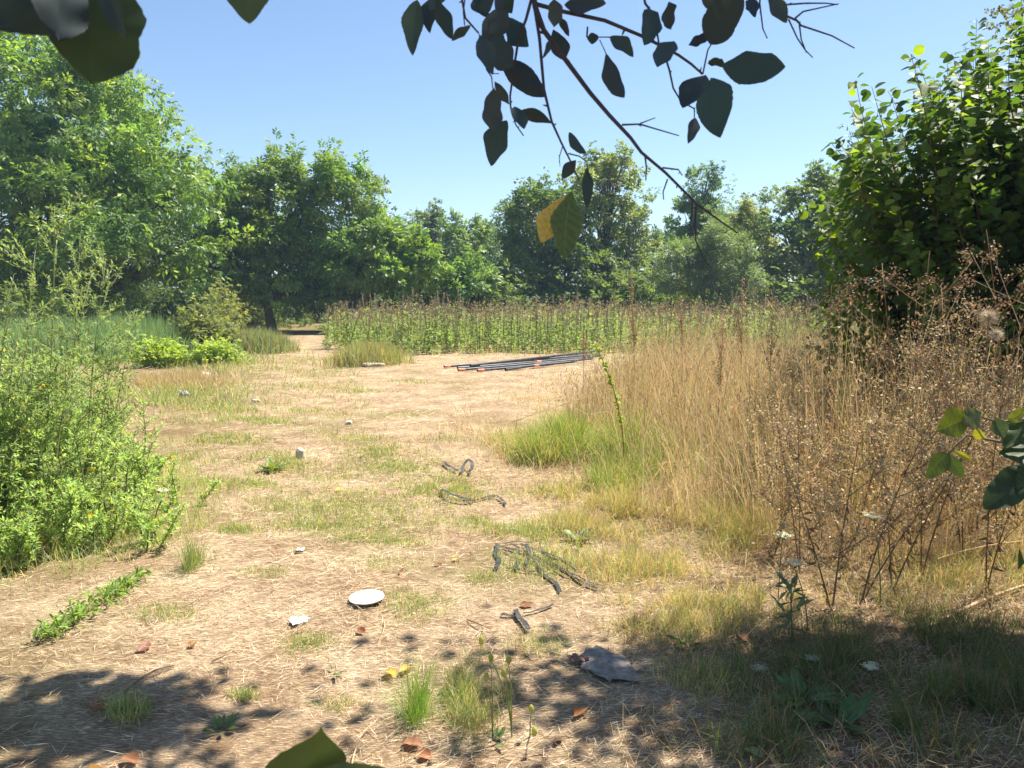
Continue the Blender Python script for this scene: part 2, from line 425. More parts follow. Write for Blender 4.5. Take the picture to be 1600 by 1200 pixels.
def tree_px(name, label, ub, Y, L, n, size, col, col2, **kw):
    p = at(ub, 500, Y); bx, by = p[0], Y
    lobes = [lobe_px(u, v, Y, w, h, bx, by, dy) for (u, v, w, h, dy) in L]
    return make_tree(name, label, bx, by, lobes, n, size, col, col2, **kw)

G1 = (.14, .25, .06); G1b = (.31, .38, .06); G2 = (.105, .18, .055); G2b = (.23, .28, .07); G3 = (.10, .16, .07)
TG = 'trees round the field'
tree_px('walnut_tree', 'biggest broad walnut tree towering at the left edge', 120, 36,
        [(95, 210, 270, 250, 0), (188, 245, 195, 235, 1.0), (250, 330, 220, 240, -1), (20, 300, 260, 300, 0), (140, 370, 330, 240, -1.5), (280, 430, 170, 130, -1), (60, 440, 300, 150, -.5)],
        30000, .42, G1, G1b, trunk_r=.38, seed=1, clump=.17, spikes=22)
tree_px('walnut_tree', 'dark green walnut left of the pair behind the narrow path', 425, 40,
        [(420, 330, 150, 150, 0), (400, 410, 160, 150, -1), (450, 430, 150, 130, 0), (355, 410, 100, 150, 1), (385, 340, 100, 120, 0), (440, 470, 130, 60, -1)],
        12500, .40, (.10, .18, .05), G1b, trunk_r=.25, seed=2, clump=.19, spikes=14)
tree_px('walnut_tree', 'pointed walnut right of the pair behind the narrow path', 545, 41,
        [(535, 335, 140, 140, 0), (570, 410, 150, 140, -1), (520, 430, 120, 120, -.5), (610, 430, 100, 100, -1.2), (500, 472, 120, 55, -1), (600, 380, 80, 90, -.5)],
        12500, .40, G1, (.26, .32, .055), trunk_r=.25, seed=3, clump=.19, spikes=14)
tree_px('young_tree', 'bright green low bushy tree behind left end of crop rows', 650, 39,
        [(650, 425, 90, 95, 0), (620, 440, 70, 70, -1)], 3600, .36, G1, G1b, trunk_r=.12, seed=4, clump=.25, tpls=CLUST, spikes=8)
tree_px('young_tree', 'small light green leafy tree with drooping foliage beside dark broad tree', 735, 40,
        [(735, 450, 80, 50, 0), (722, 425, 40, 50, 0), (755, 438, 40, 40, .6), (738, 405, 24, 36, 0)], 2600, .42, (.17, .28, .09), (.27, .36, .10), trunk_r=.1, seed=5, clump=.27)
tree_px('slender_tree', 'slim thin-crowned tree, leftmost of the distant pair', 672, 58,
        [(672, 375, 46, 95, 0), (665, 420, 60, 80, 0)], 2300, .40, (.14, .195, .09), (.25, .28, .10), trunk_r=.14, seed=6, clump=.27, tpls=CLUST, spikes=10, shell=.2)
tree_px('slender_tree', 'pale slender tree, rightmost of the distant pair', 732, 55,
        [(725, 385, 80, 90, 0), (750, 400, 70, 90, 0), (720, 430, 90, 80, 0)], 4200, .40, (.14, .22, .08), (.23, .29, .09), trunk_r=.16, seed=7, clump=.22, tpls=CLUST, spikes=12, shell=.3)
tree_px('broad_tree', 'dark broad tree behind the middle of the crop rows', 850, 46,
        [(850, 370, 145, 150, 0), (820, 420, 110, 130, -1), (900, 430, 140, 120, -.5)],
        11000, .34, G2, G2b, trunk_r=.26, seed=8, clump=.18, tpls=CLUST, spikes=10)
tree_px('tall_tree', 'tall pale-topped tree rising highest over the middle of the field', 945, 48,
        [(945, 310, 135, 130, 0), (930, 370, 160, 140, 0), (985, 390, 90, 120, -1), (940, 440, 170, 90, -1), (960, 275, 90, 70, 0)],
        14500, .32, (.17, .23, .07), (.32, .34, .11), trunk_r=.28, seed=9, clump=.17, tpls=CLUST, spikes=18)
tree_px('willow_shrub', 'grey-green willowy shrub right of the tall pale-topped tree', 1095, 40,
        [(1070, 430, 100, 90, 0), (1120, 420, 110, 110, .5), (1150, 450, 90, 70, 0)],
        7500, .36, (.16, .225, .115), (.24, .29, .14), trunk_r=.14, seed=10, clump=.2, tpls=NARROW, spikes=10)
tree_px('pointed_tree', 'pointed dark tree with narrow top right of the sky gap', 1095, 52,
        [(1097, 300, 62, 70, 0), (1085, 350, 85, 90, 0), (1110, 390, 110, 110, 0)],
        6500, .36, (.10, .18, .06), (.21, .28, .08), trunk_r=.2, seed=11, clump=.2, tpls=CLUST, spikes=10)
tree_px('olive_tree', 'yellowish-green round tree between pointed tree and hazel', 1165, 48,
        [(1160, 360, 80, 70, 0), (1175, 400, 90, 100, 0)], 5200, .32, (.18, .22, .07), (.32, .31, .10), trunk_r=.18, seed=12, clump=.2, tpls=CLUST, spikes=8)
tree_px('broad_tree', 'broad dark tree with sunlit top just left of the hazel', 1255, 44,
        [(1245, 335, 120, 110, 0), (1220, 400, 110, 110, -1), (1290, 350, 120, 150, 0), (1270, 425, 150, 90, -1), (1360, 380, 150, 200, 0)],
        13500, .36, (.11, .18, .06), (.25, .28, .09), trunk_r=.26, seed=13, clump=.18, tpls=CLUST, spikes=12)
# further trees that close the gaps behind
for i, (u, w, h, Y, lab) in enumerate([(350, 150, 150, 64, 'far tree in the notch between the two walnut groups'), (620, 130, 110, 70, 'far low tree behind the path walnuts'),
                                       (700, 170, 95, 78, 'far low tree behind the slender pair'), (800, 130, 130, 72, 'far tree showing left of the dark broad tree'),
                                       (1040, 110, 105, 76, 'far low tree closing the sky gap'), (1130, 180, 130, 80, 'far tree behind the pointed tree'),
                                       (1420, 300, 220, 62, 'far tree hidden mostly by the hazel'), (-60, 320, 330, 58, 'far tree behind the biggest walnut')]):
    tree_px('background_tree', lab, u, Y, [(u, 470 - h * .5, w, h, 0), (u + w * .2, 455, w * .8, h * .5, 0)], 3200, .55, G3, (.16, .22, .09), trunk_r=.2, seed=30 + i, clump=.22, tpls=CLUST, group=TG, spikes=6)

# ------------------------------------------------------------------ hazel on the right
def leaf_mesh(name, tpl, L, W, col, mat, seed=0):
    a = Acc(); a.add(tpl[0] * np.array([L, W, W]), tpl[1], col); return a.mesh(name, mat)

def hazel():
    r = np.random.default_rng(50)
    bx, by = 5.9, 8.4
    root = empty('hazel_bush', (bx, by, 0), 'large dark round-leaved hazel bush filling the right edge', 'bush')
    B = Acc(); pos = []; dr = []; nor = []; tipv = []
    # stems leave the stool and carry leafy shoots
    shoots = []
    def crown_pt():
        for _ in range(50):
            d = rdir(1, r)[0]; d[2] = abs(d[2]) * 1.0 if r.random() < .75 else d[2]
            rr = r.uniform(.55, 1.0) ** .6
            lb = LB[r.choice(len(LB), p=LP)]
            q = lb[:3] + d * rr * lb[3:6]
            if q[2] > .5: return q, d
        return q, d
    LB = np.array([[-.6, -.2, 2.3, 1.75, 1.6, 1.5], [-1.35, -.4, 2.1, 1.15, 1.2, 1.1], [-.3, 0, 3.2, 1.4, 1.4, 1.0], [.9, 0, 3.4, 1.6, 1.6, 1.5], [-1.5, -.5, 1.0, 1.0, 1.1, .9], [-.4, -.6, 1.2, 1.5, 1.3, 1.1], [1.1, -.6, 1.4, 1.4, 1.3, 1.3], [-1.95, -.4, 1.9, .85, 1.0, 1.25], [-1.7, -.4, 1.2, 1.0, 1.0, .9]])
    LP = LB[:, 3] * LB[:, 4]; LP = LP / LP.sum()
    for i in range(640):
        e, d = crown_pt()
        s = e * np.array([.55, .55, .62]) + np.array([0, 0, -.1]) + r.normal(size=3) * .15
        ctrl = (s + e) / 2 + np.array([0, 0, -.12]) + r.normal(size=3) * .22
        tip = e + d * r.uniform(.05, .35) + np.array([0, 0, r.uniform(.1, .4)])
        shoots.append((bez(s, ctrl, tip, 7), r.uniform(.55, 1)))
    # named upright shoots at the sky line
    for (u, v, u0, v0) in [(1337, 125, 1370, 235), (1362, 135, 1385, 235), (1423, 85, 1440, 215), (1432, 95, 1450, 230), (1480, 100, 1500, 200), (1500, 92, 1510, 200), (1300, 225, 1345, 300), (1312, 225, 1350, 290), (1345, 225, 1390, 290),
                          (1545, 70, 1550, 190), (1580, 55, 1580, 190), (1395, 160, 1420, 250), (1470, 130, 1480, 230), (1325, 290, 1390, 340), (1295, 330, 1370, 380), (1290, 400, 1370, 430), (1530, 110, 1540, 230), (1330, 170, 1380, 260)]:
        Y = r.uniform(6.9, 7.7)
        e = at(u, v, Y) - [bx, by, 0]; s = at(u0 + 20, v0 + 60, Y + .5) - [bx, by, 0]
        shoots.append((bez(s, (s + e) / 2 + r.normal(size=3) * .13, e, 7), .8))
    for pts, sz in shoots:
        tube(B, pts, np.linspace(.008, .002, 7), (.15, .10, .06), 4)
        seg = np.cumsum(np.r_[0, np.linalg.norm(np.diff(pts, axis=0), axis=1)]); Lg = seg[-1]
        m = int(Lg / .036); tt = np.linspace(.12, 1, m) * Lg
        P = np.stack([np.interp(tt, seg, pts[:, j]) for j in range(3)], -1)
        ax = norm(pts[-1] - pts[0]); sd_ = norm(np.cross(ax, [0.1, .2, 1.])) if abs(ax[2]) < .95 else np.array([1., 0, 0]); s2 = np.cross(ax, sd_)
        ang = np.arange(m) * 2.6 + r.normal(size=m) * .5
        d = np.cos(ang)[:, None] * sd_ + np.sin(ang)[:, None] * s2 + ax * .35; d[:, 2] -= .15
        pos.append(P + d * .02); dr.append(d); nor.append(np.tile([0, 0, 1.], (m, 1)) + d * .35 + r.normal(size=(m, 3)) * .5); tipv.append(np.linspace(0, 1, m))
    for i in range(9):
        a = r.uniform(0, 6.28); e = np.array([math.cos(a) * 1.2, math.sin(a) * 1.0, r.uniform(2.2, 3.4)])
        tube(B, bez([math.cos(a) * .15, math.sin(a) * .15, -.1], e * [.3, .3, .55], e, 8), np.linspace(.045, .012, 8), (.17, .13, .09), 6)
    pos = np.concatenate(pos); dr = np.concatenate(dr); nor = np.concatenate(nor); tipv = np.concatenate(tipv)
    m = len(pos); R = frames(dr, nor); sc = r.uniform(.10, .155, m) * (1.05 - .35 * tipv)
    mixv = np.clip(r.beta(.8, 4, m) + tipv * .12, 0, 1)[:, None]
    c = np.array([.055, .11, .03]) * (1 - mixv) + np.array([.21, .30, .045]) * mixv; c *= 1 + r.uniform(-.2, .2, (m, 1))
    B.obj('stems', M_BARK, root)
    # the leaves that show largest: those on the side towards the clearing, at the tips
    wp = pos + [bx, by, 0]; front = wp[:, 1] + .4 * wp[:, 0] - tipv * .5 - wp[:, 2] * .5
    vis = np.where((wp[:, 0] / wp[:, 1] < .66) & (wp[:, 2] > 1.0))[0]
    sel = vis[np.argsort(front[vis])[:300]]
    mask = np.ones(m, bool); mask[sel] = False
    A = Acc(); A.inst(scaled(LEAF6, 1, 1.05, .9), pos[mask], R[mask], np.stack([sc, sc, sc], -1)[mask], c[mask])
    tag(A.obj('foliage', M_HAZEL, root), kind='stuff')
    meshes = [leaf_mesh('leaf', ROUND, 1, 1, col, M_HAZEL) for col in [(.06, .12, .03), (.085, .155, .035), (.22, .31, .045), (.06, .11, .035)]]
    from mathutils import Matrix
    for q in sel:
        o = link('leaf', meshes[r.integers(0, 4)], root)
        M = Matrix([list(map(float, R[q][i])) + [float(pos[q][i])] for i in range(3)] + [[0, 0, 0, 1]])
        o.matrix_local = M @ Matrix.Scale(float(sc[q]), 4)
hazel()
make_tree('small_leaved_tree', 'taller grey small-leaved tree looming behind the hazel in the top right corner', 8.6, 11.2,
          [[-.9, 0, 5.4, 1.1, 1.3, 1.2], [.6, 0, 6.2, 2.0, 1.8, 1.8], [.2, .2, 4.0, 1.7, 1.6, 1.5], [0.6, 0, 2.4, 1.9, 1.7, 1.4]], 9000, .14, (.12, .13, .06), (.22, .19, .10),
          tpls=CLUST, trunk_r=.14, seed=60, clump=.2, spikes=8, shell=.35)

# ------------------------------------------------------------------ crop field
def crop_variant(seed):
    r = np.random.default_rng(seed)
    h = r.uniform(1.45, 1.72)
    S = Acc(); Lf = Acc(); Sp = Acc()
    top = np.array([r.normal() * .05, r.normal() * .05, h])
    pts = bez([0, 0, -.05], [r.normal() * .04, r.normal() * .04, h * .5], top, 6)
    tube(S, pts, np.linspace(.009, .005, 6), (.30, .30, .13), 5)
    nb = 3
    for b in range(nb):
        a = r.uniform(0, 6.28); z0 = h * r.uniform(.2, .45); e = np.array([math.cos(a) * .12, math.sin(a) * .12, h * r.uniform(.75, .95)])
        tube(S, bez([0, 0, z0], [math.cos(a) * .14, math.sin(a) * .14, z0 + .2], e, 5), np.linspace(.008, .004, 5), (.20, .19, .07), 4)
        tip = e
        k = 12; t = r.uniform(0, 1, k)
        P = np.array([math.cos(a) * .13, math.sin(a) * .13, 0]) + np.outer(t, [0, 0, 1]) * (h * .3) + [0, 0, h * .58]
        Sp.inst(scaled(DIA, 1, .6, .9), P, frames(rdir(k, r) + [0, 0, .8], rdir(k, r)), r.uniform(.03, .055, k), jit((.32, .25, .195), k, r, .35))
    k = 72; t = r.beta(1.0, 1.05, k) * .78 + .03; ang = r.uniform(0, 6.28, k)
    d = np.stack([np.cos(ang), np.sin(ang), r.uniform(-.7, .5, k)], -1)
    P = np.stack([np.interp(t * h, pts[:, 2], pts[:, j]) for j in range(3)], -1) + d * .03 * r.uniform(0, 3, (k, 1))
    Lf.inst(scaled(LEAF6, 1, .36, .8), P, frames(d, np.tile([0, 0, 1.], (k, 1)) + r.normal(size=(k, 3)) * .3), r.uniform(.09, .24, k) * (1.15 - t * .7), jit((.235, .325, .12), k, r, .35))
    k2 = 5
    Lf.inst(scaled(LEAF6, 1, .7, 1), np.stack([r.normal(size=k2) * .1, r.normal(size=k2) * .1, h * r.uniform(.5, .75, k2)], -1), frames(rdir(k2, r), rdir(k2, r)), r.uniform(.03, .05, k2), (.75, .68, .66))
    k = 60; t = .64 + .36 * r.uniform(0, 1, k); ang = r.uniform(0, 6.28, k)
    d = np.stack([np.cos(ang) * .6, np.sin(ang) * .6, np.full(k, .8)], -1)
    P = np.stack([np.interp(t * h, pts[:, 2], pts[:, j]) for j in range(3)], -1) + d * .012
    Sp.inst(scaled(DIA, 1, .55, .9), P, frames(d, rdir(k, r)), r.uniform(.03, .065, k), jit((.25, .19, .16), k, r, .5))
    return S, Lf, Sp
def crops():
    r = np.random.default_rng(70)
    V = [crop_variant(100 + i) for i in range(7)]
    ME = [(s.mesh('stalk', M_WEED), l.mesh('leaves', M_WEED), p.mesh('seed_spike', M_STRAW)) for s, l, p in V]
    def left(y): return np.interp(y, [22, 25, 38], [-4.6, -6.3, -8.6])
    rows = []
    y = 22.8
    while y < 40:
        x = left(y) + r.uniform(0, .2)
        while x < 12.5:
            rows.append((x + r.normal() * .06, y + r.normal() * .14 + .10 * (x + 6) * -.12 + 1.1 * float(vnoise(x, 0, 1.7, 71)))); x += r.uniform(.18, .42) if y < 26 else r.uniform(.22, .45)
        y += .62
    rows = np.array(rows)
    order = np.argsort(rows[:, 1] + .0 * rows[:, 0]); rows = rows[order]
    for i in range(300):
        x, y = rows[i]; s, l, p = ME[r.integers(0, 7)]
        o = empty('crop_plant', (x, y, gz(x, y)), 'tall green crop plant with brown seed spike near the front of the field', 'crop plant', 'front crop rows')
        o.rotation_euler = (r.normal() * .08, r.normal() * .08, r.uniform(0, 6.28)); sc = r.uniform(.6, 1.14) * float(.84 + .32 * vnoise(x, y, 1.3, 61)); o.scale = (sc, sc, sc)
        link('stalk', s, o); tag(link('leaves', l, o), kind='stuff'); tag(link('seed_spike', p, o), kind='stuff')
    A = Acc(); rest = rows[300:]
    k = len(rest); zz = gz(rest[:, 0], rest[:, 1]); H = r.uniform(.95, 1.66, k) * (.86 + .28 * vnoise(rest[:, 0], rest[:, 1], 1.3, 61))
    base = np.c_[rest, zz]
    blades(A, base, H, .014, r.uniform(0, .12, k), jit((.27, .25, .12), k, r), r)
    m = 16; idx = np.repeat(np.arange(k), m); t = r.uniform(.05, .68, k * m); d = rdir(k * m, r); d[:, 2] -= .2
    P = base[idx] + np.c_[d[:, :2] * .08, t * H[idx]]
    A.inst(scaled(DIA, 1, .4, .8), P, frames(d, np.tile([0, 0, 1.], (k * m, 1)) + r.normal(size=(k * m, 3)) * .4), r.uniform(.1, .22, k * m), jit((.22, .30, .11), k * m, r))
    m = 14; idx = np.repeat(np.arange(k), m); t = r.uniform(.66, 1., k * m); d = rdir(k * m, r); d[:, 2] = np.abs(d[:, 2]) + .3
    P = base[idx] + np.c_[d[:, :2] * .05, t * H[idx]]
    A.inst(scaled(DIA, 1, .5, .8), P, frames(d, rdir(k * m, r)), r.uniform(.04, .08, k * m), jit((.31, .245, .195), k * m, r, .4))
    xw = r.uniform(-6.5, 12.5, 9000); yw = r.uniform(20.6, 25.5, 9000); kw = vnoise(xw, yw, 1.4, 72) * .7 + np.clip((xw - 1) * .05, 0, .35) > r.uniform(.35, .8, 9000); xw, yw = xw[kw], yw[kw]; kk = len(xw)
    cw = jit((.27, .34, .13), kk, r, .3); dw = r.random(kk) < .35; cw[dw] = jit((.52, .42, .26), dw.sum(), r)
    blades(A, np.c_[xw, yw, gz(xw, yw)], r.uniform(.12, .8, kk) * np.clip(.55 + xw * .05, .5, 1.1), .014, np.abs(r.normal(size=kk)) * .45, cw, r)
    tag(A.obj('crop_rows', M_WEED), 'rows of the same brown-topped crop massed further back in the field', 'crop', kind='stuff')
crops()

# ------------------------------------------------------------------ ground litter and short grass
def in_view(x, y, margin=1.2): return np.abs(x) < .68 * y + margin
def clear_mask(x, y): return (verge_right(x, y) < .3) & (verge_left(x, y) < .8)

def straw_litter():
    r = np.random.default_rng(80); A = Acc()
    for (y0, y1, n, l0, l1, w) in [(1.9, 4.2, 56000, .02, .10, .0018), (4.2, 8, 50000, .03, .13, .0028), (8, 16, 26000, .06, .18, .0055), (16, 26, 12000, .12, .3, .012)]:
        y = r.uniform(y0 ** 2, y1 ** 2, n) ** .5; x = r.uniform(-1, 1, n) * (.68 * y + 1.2)
        dens = vnoise(x, y, 1.3, 20) * .75 + vnoise(x, y, .45, 21) * .35 + vnoise(x, y, .16, 22) * .3 - .15
        keep = dens > r.uniform(.15, .85, n); x, y = x[keep], y[keep]; k = len(x)
        L = r.uniform(l0, l1, k); a = r.uniform(0, math.pi * 2, k); a = np.where(r.random(k) < .45, r.normal(.25, .45, k), a)
        d = np.stack([np.cos(a), np.sin(a), r.normal(size=k) * .13], -1)
        P = np.stack([x, y, gz(x, y) + r.uniform(.003, .016, k)], -1)
        c = jit((.70, .56, .38), k, r, .22, .07); dk = r.random(k) < .24; c[dk] *= np.array([.52, .45, .40]); 
        lo = r.random(k) < .12; c[lo] *= np.array([1.1, 1.12, 1.18])
        A.inst(scaled(DIA, 1, 1, .0), P, frames(d, np.tile([0, 0, 1.], (k, 1)) + r.normal(size=(k, 3)) * .35), np.stack([L, w * r.uniform(.7, 1.6, k), np.ones(k)], -1), c)
    tag(A.obj('straw_litter', M_STRAW), 'flattened dry straw strewn over the bare clearing', 'straw', kind='stuff')
straw_litter()

GREENP = [  # short green patches on the clearing: u, v, half width px, half height px, blades, height
    (560, 800, 130, 38, 3600, .055), (700, 762, 85, 16, 2400, .06), (640, 728, 90, 12, 1700, .05), (600, 708, 60, 9, 900, .05),
    (430, 725, 55, 14, 1200, .07), (400, 758, 40, 7, 500, .05), (380, 690, 40, 9, 500, .06), (330, 690, 40, 8, 400, .06),
    (500, 825, 60, 10, 700, .05), (368, 833, 30, 8, 450, .05), (655, 945, 45, 22, 600, .05), (745, 905, 30, 10, 250, .05),
    (480, 1000, 40, 14, 350, .045), (380, 1075, 18, 7, 200, .05), (200, 1105, 30, 14, 260, .08), (740, 1085, 40, 40, 900, .14),
    (300, 625, 70, 12, 1400, .14), (230, 612, 70, 14, 1700, .18), (330, 570, 70, 12, 1200, .22), (420, 640, 40, 5, 350, .06),
    (590, 845, 70, 8, 500, .05), (760, 815, 60, 10, 500, .06), (520, 680, 40, 5, 260, .05), (440, 660, 30, 4, 200, .05),
    (275, 890, 40, 12, 300, .06), (820, 830, 70, 20, 900, .08), (860, 880, 90, 30, 900, .09), (560, 610, 40, 5, 260, .07), (640, 595, 30, 4, 160, .07), (450, 790, 50, 12, 500, .05), (330, 760, 50, 12, 500, .07), (300, 720, 40, 10, 400, .08), (520, 745, 40, 8, 400, .05), (560, 690, 50, 6, 400, .05), (470, 640, 50, 5, 350, .06), (620, 650, 50, 5, 260, .05), (390, 660, 50, 8, 500, .07), (350, 640, 50, 8, 600, .09), (600, 880, 60, 12, 300, .04), (420, 900, 40, 9, 200, .04), (260, 960, 50, 14, 300, .05), (530, 1090, 40, 12, 160, .04), (850, 1000, 50, 16, 250, .05), (470, 605, 30, 6, 250, .10), (700, 690, 40, 5, 200, .05)]
def short_grass():
    r = np.random.default_rng(81); A = Acc()
    for (u, v, a, b, n, h) in GREENP:
        n = int(n * 2.2)
        rr = r.normal(size=(n, 2)) * .62; uu = u + rr[:, 0] * a; vv = v + rr[:, 1] * b
        xy = np.array([gp(p, q) for p, q in zip(uu, vv)]); x, y = xy[:, 0], xy[:, 1]
        keep = vnoise(x, y, .35, 31) * .6 + vnoise(x, y, .1, 32) * .5 > r.uniform(.40, .62, n); x, y = x[keep], y[keep]; k = len(x)
        dist = np.maximum(1, y / 4)
        c = jit((.25, .34, .11), k, r, .25, .12); yl = r.random(k) < .32; c[yl] = jit((.60, .50, .27), yl.sum(), r)
        blades(A, np.c_[x, y, gz(x, y) - .004], h * r.uniform(.4, 1.3, k), .0021 * dist * r.uniform(.8, 1.5, k), r.uniform(.2, 1.1, k), c, r)
    # sparse wisps everywhere
    n = 34000; y = r.uniform(2 ** 1.5, 22 ** 1.5, n) ** (1 / 1.5); x = r.uniform(-1, 1, n) * (.68 * y + 1.5)
    keep = (vnoise(x, y, .7, 33) * .75 + vnoise(x, y, .2, 34) * .45 > .70) & clear_mask(x, y); x, y = x[keep], y[keep]; k = len(x)
    c = jit((.28, .33, .13), k, r, .25); yl = r.random(k) < .6; c[yl] = jit((.60, .48, .28), yl.sum(), r)
    blades(A, np.c_[x, y, gz(x, y) - .004], r.uniform(.02, .075, k), .0024 * np.maximum(1, y / 4), r.uniform(.3, 1.2, k), c, r)
    # duller, browner grass between the weed mass and the clearing
    n = 62000; y = r.uniform(4.0, 22, n); x = r.uniform(-13, -1, n); e = verge_left(x, y)
    kp = (e > -1.3 - .03 * y) & (e < 2.2) & (np.abs(x) < .68 * y + 1) & (vnoise(x, y, .7, 36) * .6 + vnoise(x, y, .22, 37) * .5 > r.uniform(.35, .7, n)); x, y = x[kp], y[kp]; k = len(x)
    c = jit((.50, .39, .24), k, r, .3); g = r.random(k) < .30 + .35 * vnoise(x, y, 1.1, 39); c[g] = jit((.26, .35, .12), g.sum(), r)
    blades(A, np.c_[x, y, gz(x, y) - .004], r.uniform(.03, .12, k) * (1 + 1.1 * np.clip(verge_left(x, y), 0, 1.5)), .0025 * np.maximum(1, y / 4), r.uniform(.3, 1.4, k), c, r)
    # thin pinkish dry grass along the foot of the tall dry grass
    n = 26000; y = r.uniform(6.5, 19, n); x = r.uniform(-2.5, 5, n); e = verge_right(x, y)
    kp = (e > -1.5) & (e < .8) & (vnoise(x, y, .6, 38) * .7 + (e + 1.5) * .22 > r.uniform(.3, .8, n)); x, y = x[kp], y[kp]; k = len(x)
    blades(A, np.c_[x, y, gz(x, y) - .004], r.uniform(.06, .26, k), .003 * np.maximum(1, y / 5), r.uniform(.3, 1.3, k), jit((.56, .44, .30), k, r, .3), r)
    tag(A.obj('short_grass', M_GRASS), 'patchy short green and yellow grass across the clearing', 'grass', kind='stuff')
short_grass()

# ------------------------------------------------------------------ right verge: dry grass, green grass, dead weeds
def scatter(r, n, x0, x1, y0, y1, test):
    x = r.uniform(x0, x1, n); y = r.uniform(y0, y1, n); k = test(x, y); return x[k], y[k]
def dry_grass():
    r = np.random.default_rng(90); A = Acc()
    x, y = scatter(r, 43000, .2, 7.5, 4.6, 14, lambda x, y: (verge_right(x, y) - .42 + (vnoise(x, y, .8, 41) - .5) * 1.1 > 0) & (vnoise(x, y, .45, 42) * .8 + vnoise(x, y, 1.3, 40) * .5 > r.uniform(.25, .95, len(x))) & (x < .55 * y + .8))
    k = len(x)
    hmax = np.interp(y, [4.5, 5.2, 6.5, 8.5, 10, 14], [.85, 1.22, 1.46, 1.45, 1.25, 1.0])
    h = hmax * r.uniform(.35, 1.08, k) * (.72 + .5 * vnoise(x, y, .55, 54)) * np.clip(.5 + (verge_right(x, y) - .2) * .6, .4, 1.06)
    tall = r.random(k) < .012; h[tall] *= 1.25
    c = jit((.68, .53, .29), k, r, .3, .08); g = r.random(k) < .14 + .28 * (vnoise(x, y, .7, 53) > .55); c[g] = jit((.36, .36, .13), g.sum(), r); b = r.random(k) < .18; c[b] = jit((.38, .24, .12), b.sum(), r)
    pale = r.random(k) < .25; c[pale] = jit((.72, .58, .36), pale.sum(), r)
    lean = np.abs(r.normal(size=k)) * .44 + (vnoise(x, y, .5, 43) - .3) * .35; lay = r.normal(0, .9, k) + vnoise(x, y, .9, 46) * 9
    blades(A, np.c_[x, y, gz(x, y) - .01], h, r.uniform(.0022, .005, k) * np.maximum(1, y / 6.5), lean, c, r, lay=lay)
    # feathery heads on part of the stems
    hd = r.random(k) < .30; xs, ys, hs = x[hd], y[hd], h[hd]; m = 5; kk = len(xs); idx = np.repeat(np.arange(kk), m)
    a = lean[hd] * .8 * 1.2; top = np.c_[xs + np.cos(lay[hd]) * np.sin(a) * hs, ys + np.sin(lay[hd]) * np.sin(a) * hs, gz(xs, ys) + np.cos(a) * hs]
    d = rdir(kk * m, r) * .5 + [0, 0, .8]
    A.inst(scaled(DIA, 1, .22, .3), top[idx] - np.c_[np.zeros((kk * m, 2)), r.uniform(0, .14, kk * m)], frames(d, rdir(kk * m, r)), r.uniform(.025, .055, kk * m), jit((.50, .36, .20), kk * m, r))
    tag(A.obj('dry_grass', M_STRAW), 'tall golden dry grass standing on the right of the clearing', 'dry grass', kind='stuff')
    # paler, lower grass behind, up to the field
    B = Acc(); x, y = scatter(r, 15000, 0, 14, 11.5, 23, lambda x, y: (verge_right(x, y) + (vnoise(x, y, 1.2, 44) - .5) * 2.5 > .2) & (x < .60 * y + 1))
    k = len(x); c = jit((.58, .47, .31), k, r, .25); g = r.random(k) < .5; c[g] = jit((.32, .35, .14), g.sum(), r)
    blades(B, np.c_[x, y, gz(x, y) - .01], r.uniform(.2, 1.15, k) * np.clip(.4 + vnoise(x, y, 1.5, 45) * 1.1, .4, 1.4), .010, np.abs(r.normal(size=k)) * .4, c, r)
    tag(B.obj('pale_grass', M_STRAW), 'lower pale grass between the tall dry grass and the crop rows', 'dry grass', kind='stuff')
dry_grass()

def straws():
    r = np.random.default_rng(91)
    for i, (u0, v0, u1, v1, Y0, Y1) in enumerate([(1200, 715, 970, 595, 6.3, 6.6), (1170, 715, 1000, 730, 6.2, 5.9), (1110, 740, 1010, 830, 6.0, 5.2), (1600, 845, 1440, 882, 4.4, 4.2), (1300, 640, 1200, 470, 6.5, 6.8), (1065, 700, 1100, 540, 6.4, 6.5), (1230, 760, 1265, 560, 6.0, 6.2), (1120, 690, 1150, 520, 6.2, 6.4), (1020, 850, 1190, 720, 5.4, 5.7), (800, 660, 985, 605, 7.4, 7.1)]):
        a, b = at(u0, v0, Y0), at(u1, v1, Y1); A = Acc()
        g = np.array([a[0] + .25, a[1] + .1, gz(a[0] + .25, a[1] + .1) - .01])
        pts = np.vstack([bez(g, (g + a) / 2 + [0, 0, .1], a, 4), bez(a, (a + b) / 2 + [0, 0, .05], b, 6)[1:]])
        tube(A, pts, np.linspace(.004, .002, len(pts)), jit((.62, .46, .24), 1, r)[0], 4)
        A.obj('straw_stalk', M_STRAW)
straw_before = set(bpy.data.objects)
straws()
SL = ['long pale straw slanting up to the left out of the golden grass', 'long straw lying level across the green tuft', 'bent straw dipping towards the clearing', 'pale straw arching at the far right over the undergrowth', 'leaning straw reaching up behind the brown weeds',
      'upright pale straw at the middle of the golden grass', 'upright straw before the brown weeds', 'tall straw rising near the leafy green stem', 'low straw slanting up from the verge grass', 'straw at the left edge reaching over the clearing']
for o, l in zip([o for o in C.objects if o not in straw_before], SL): tag(o, l, 'straw', 'single straws over the dry grass')

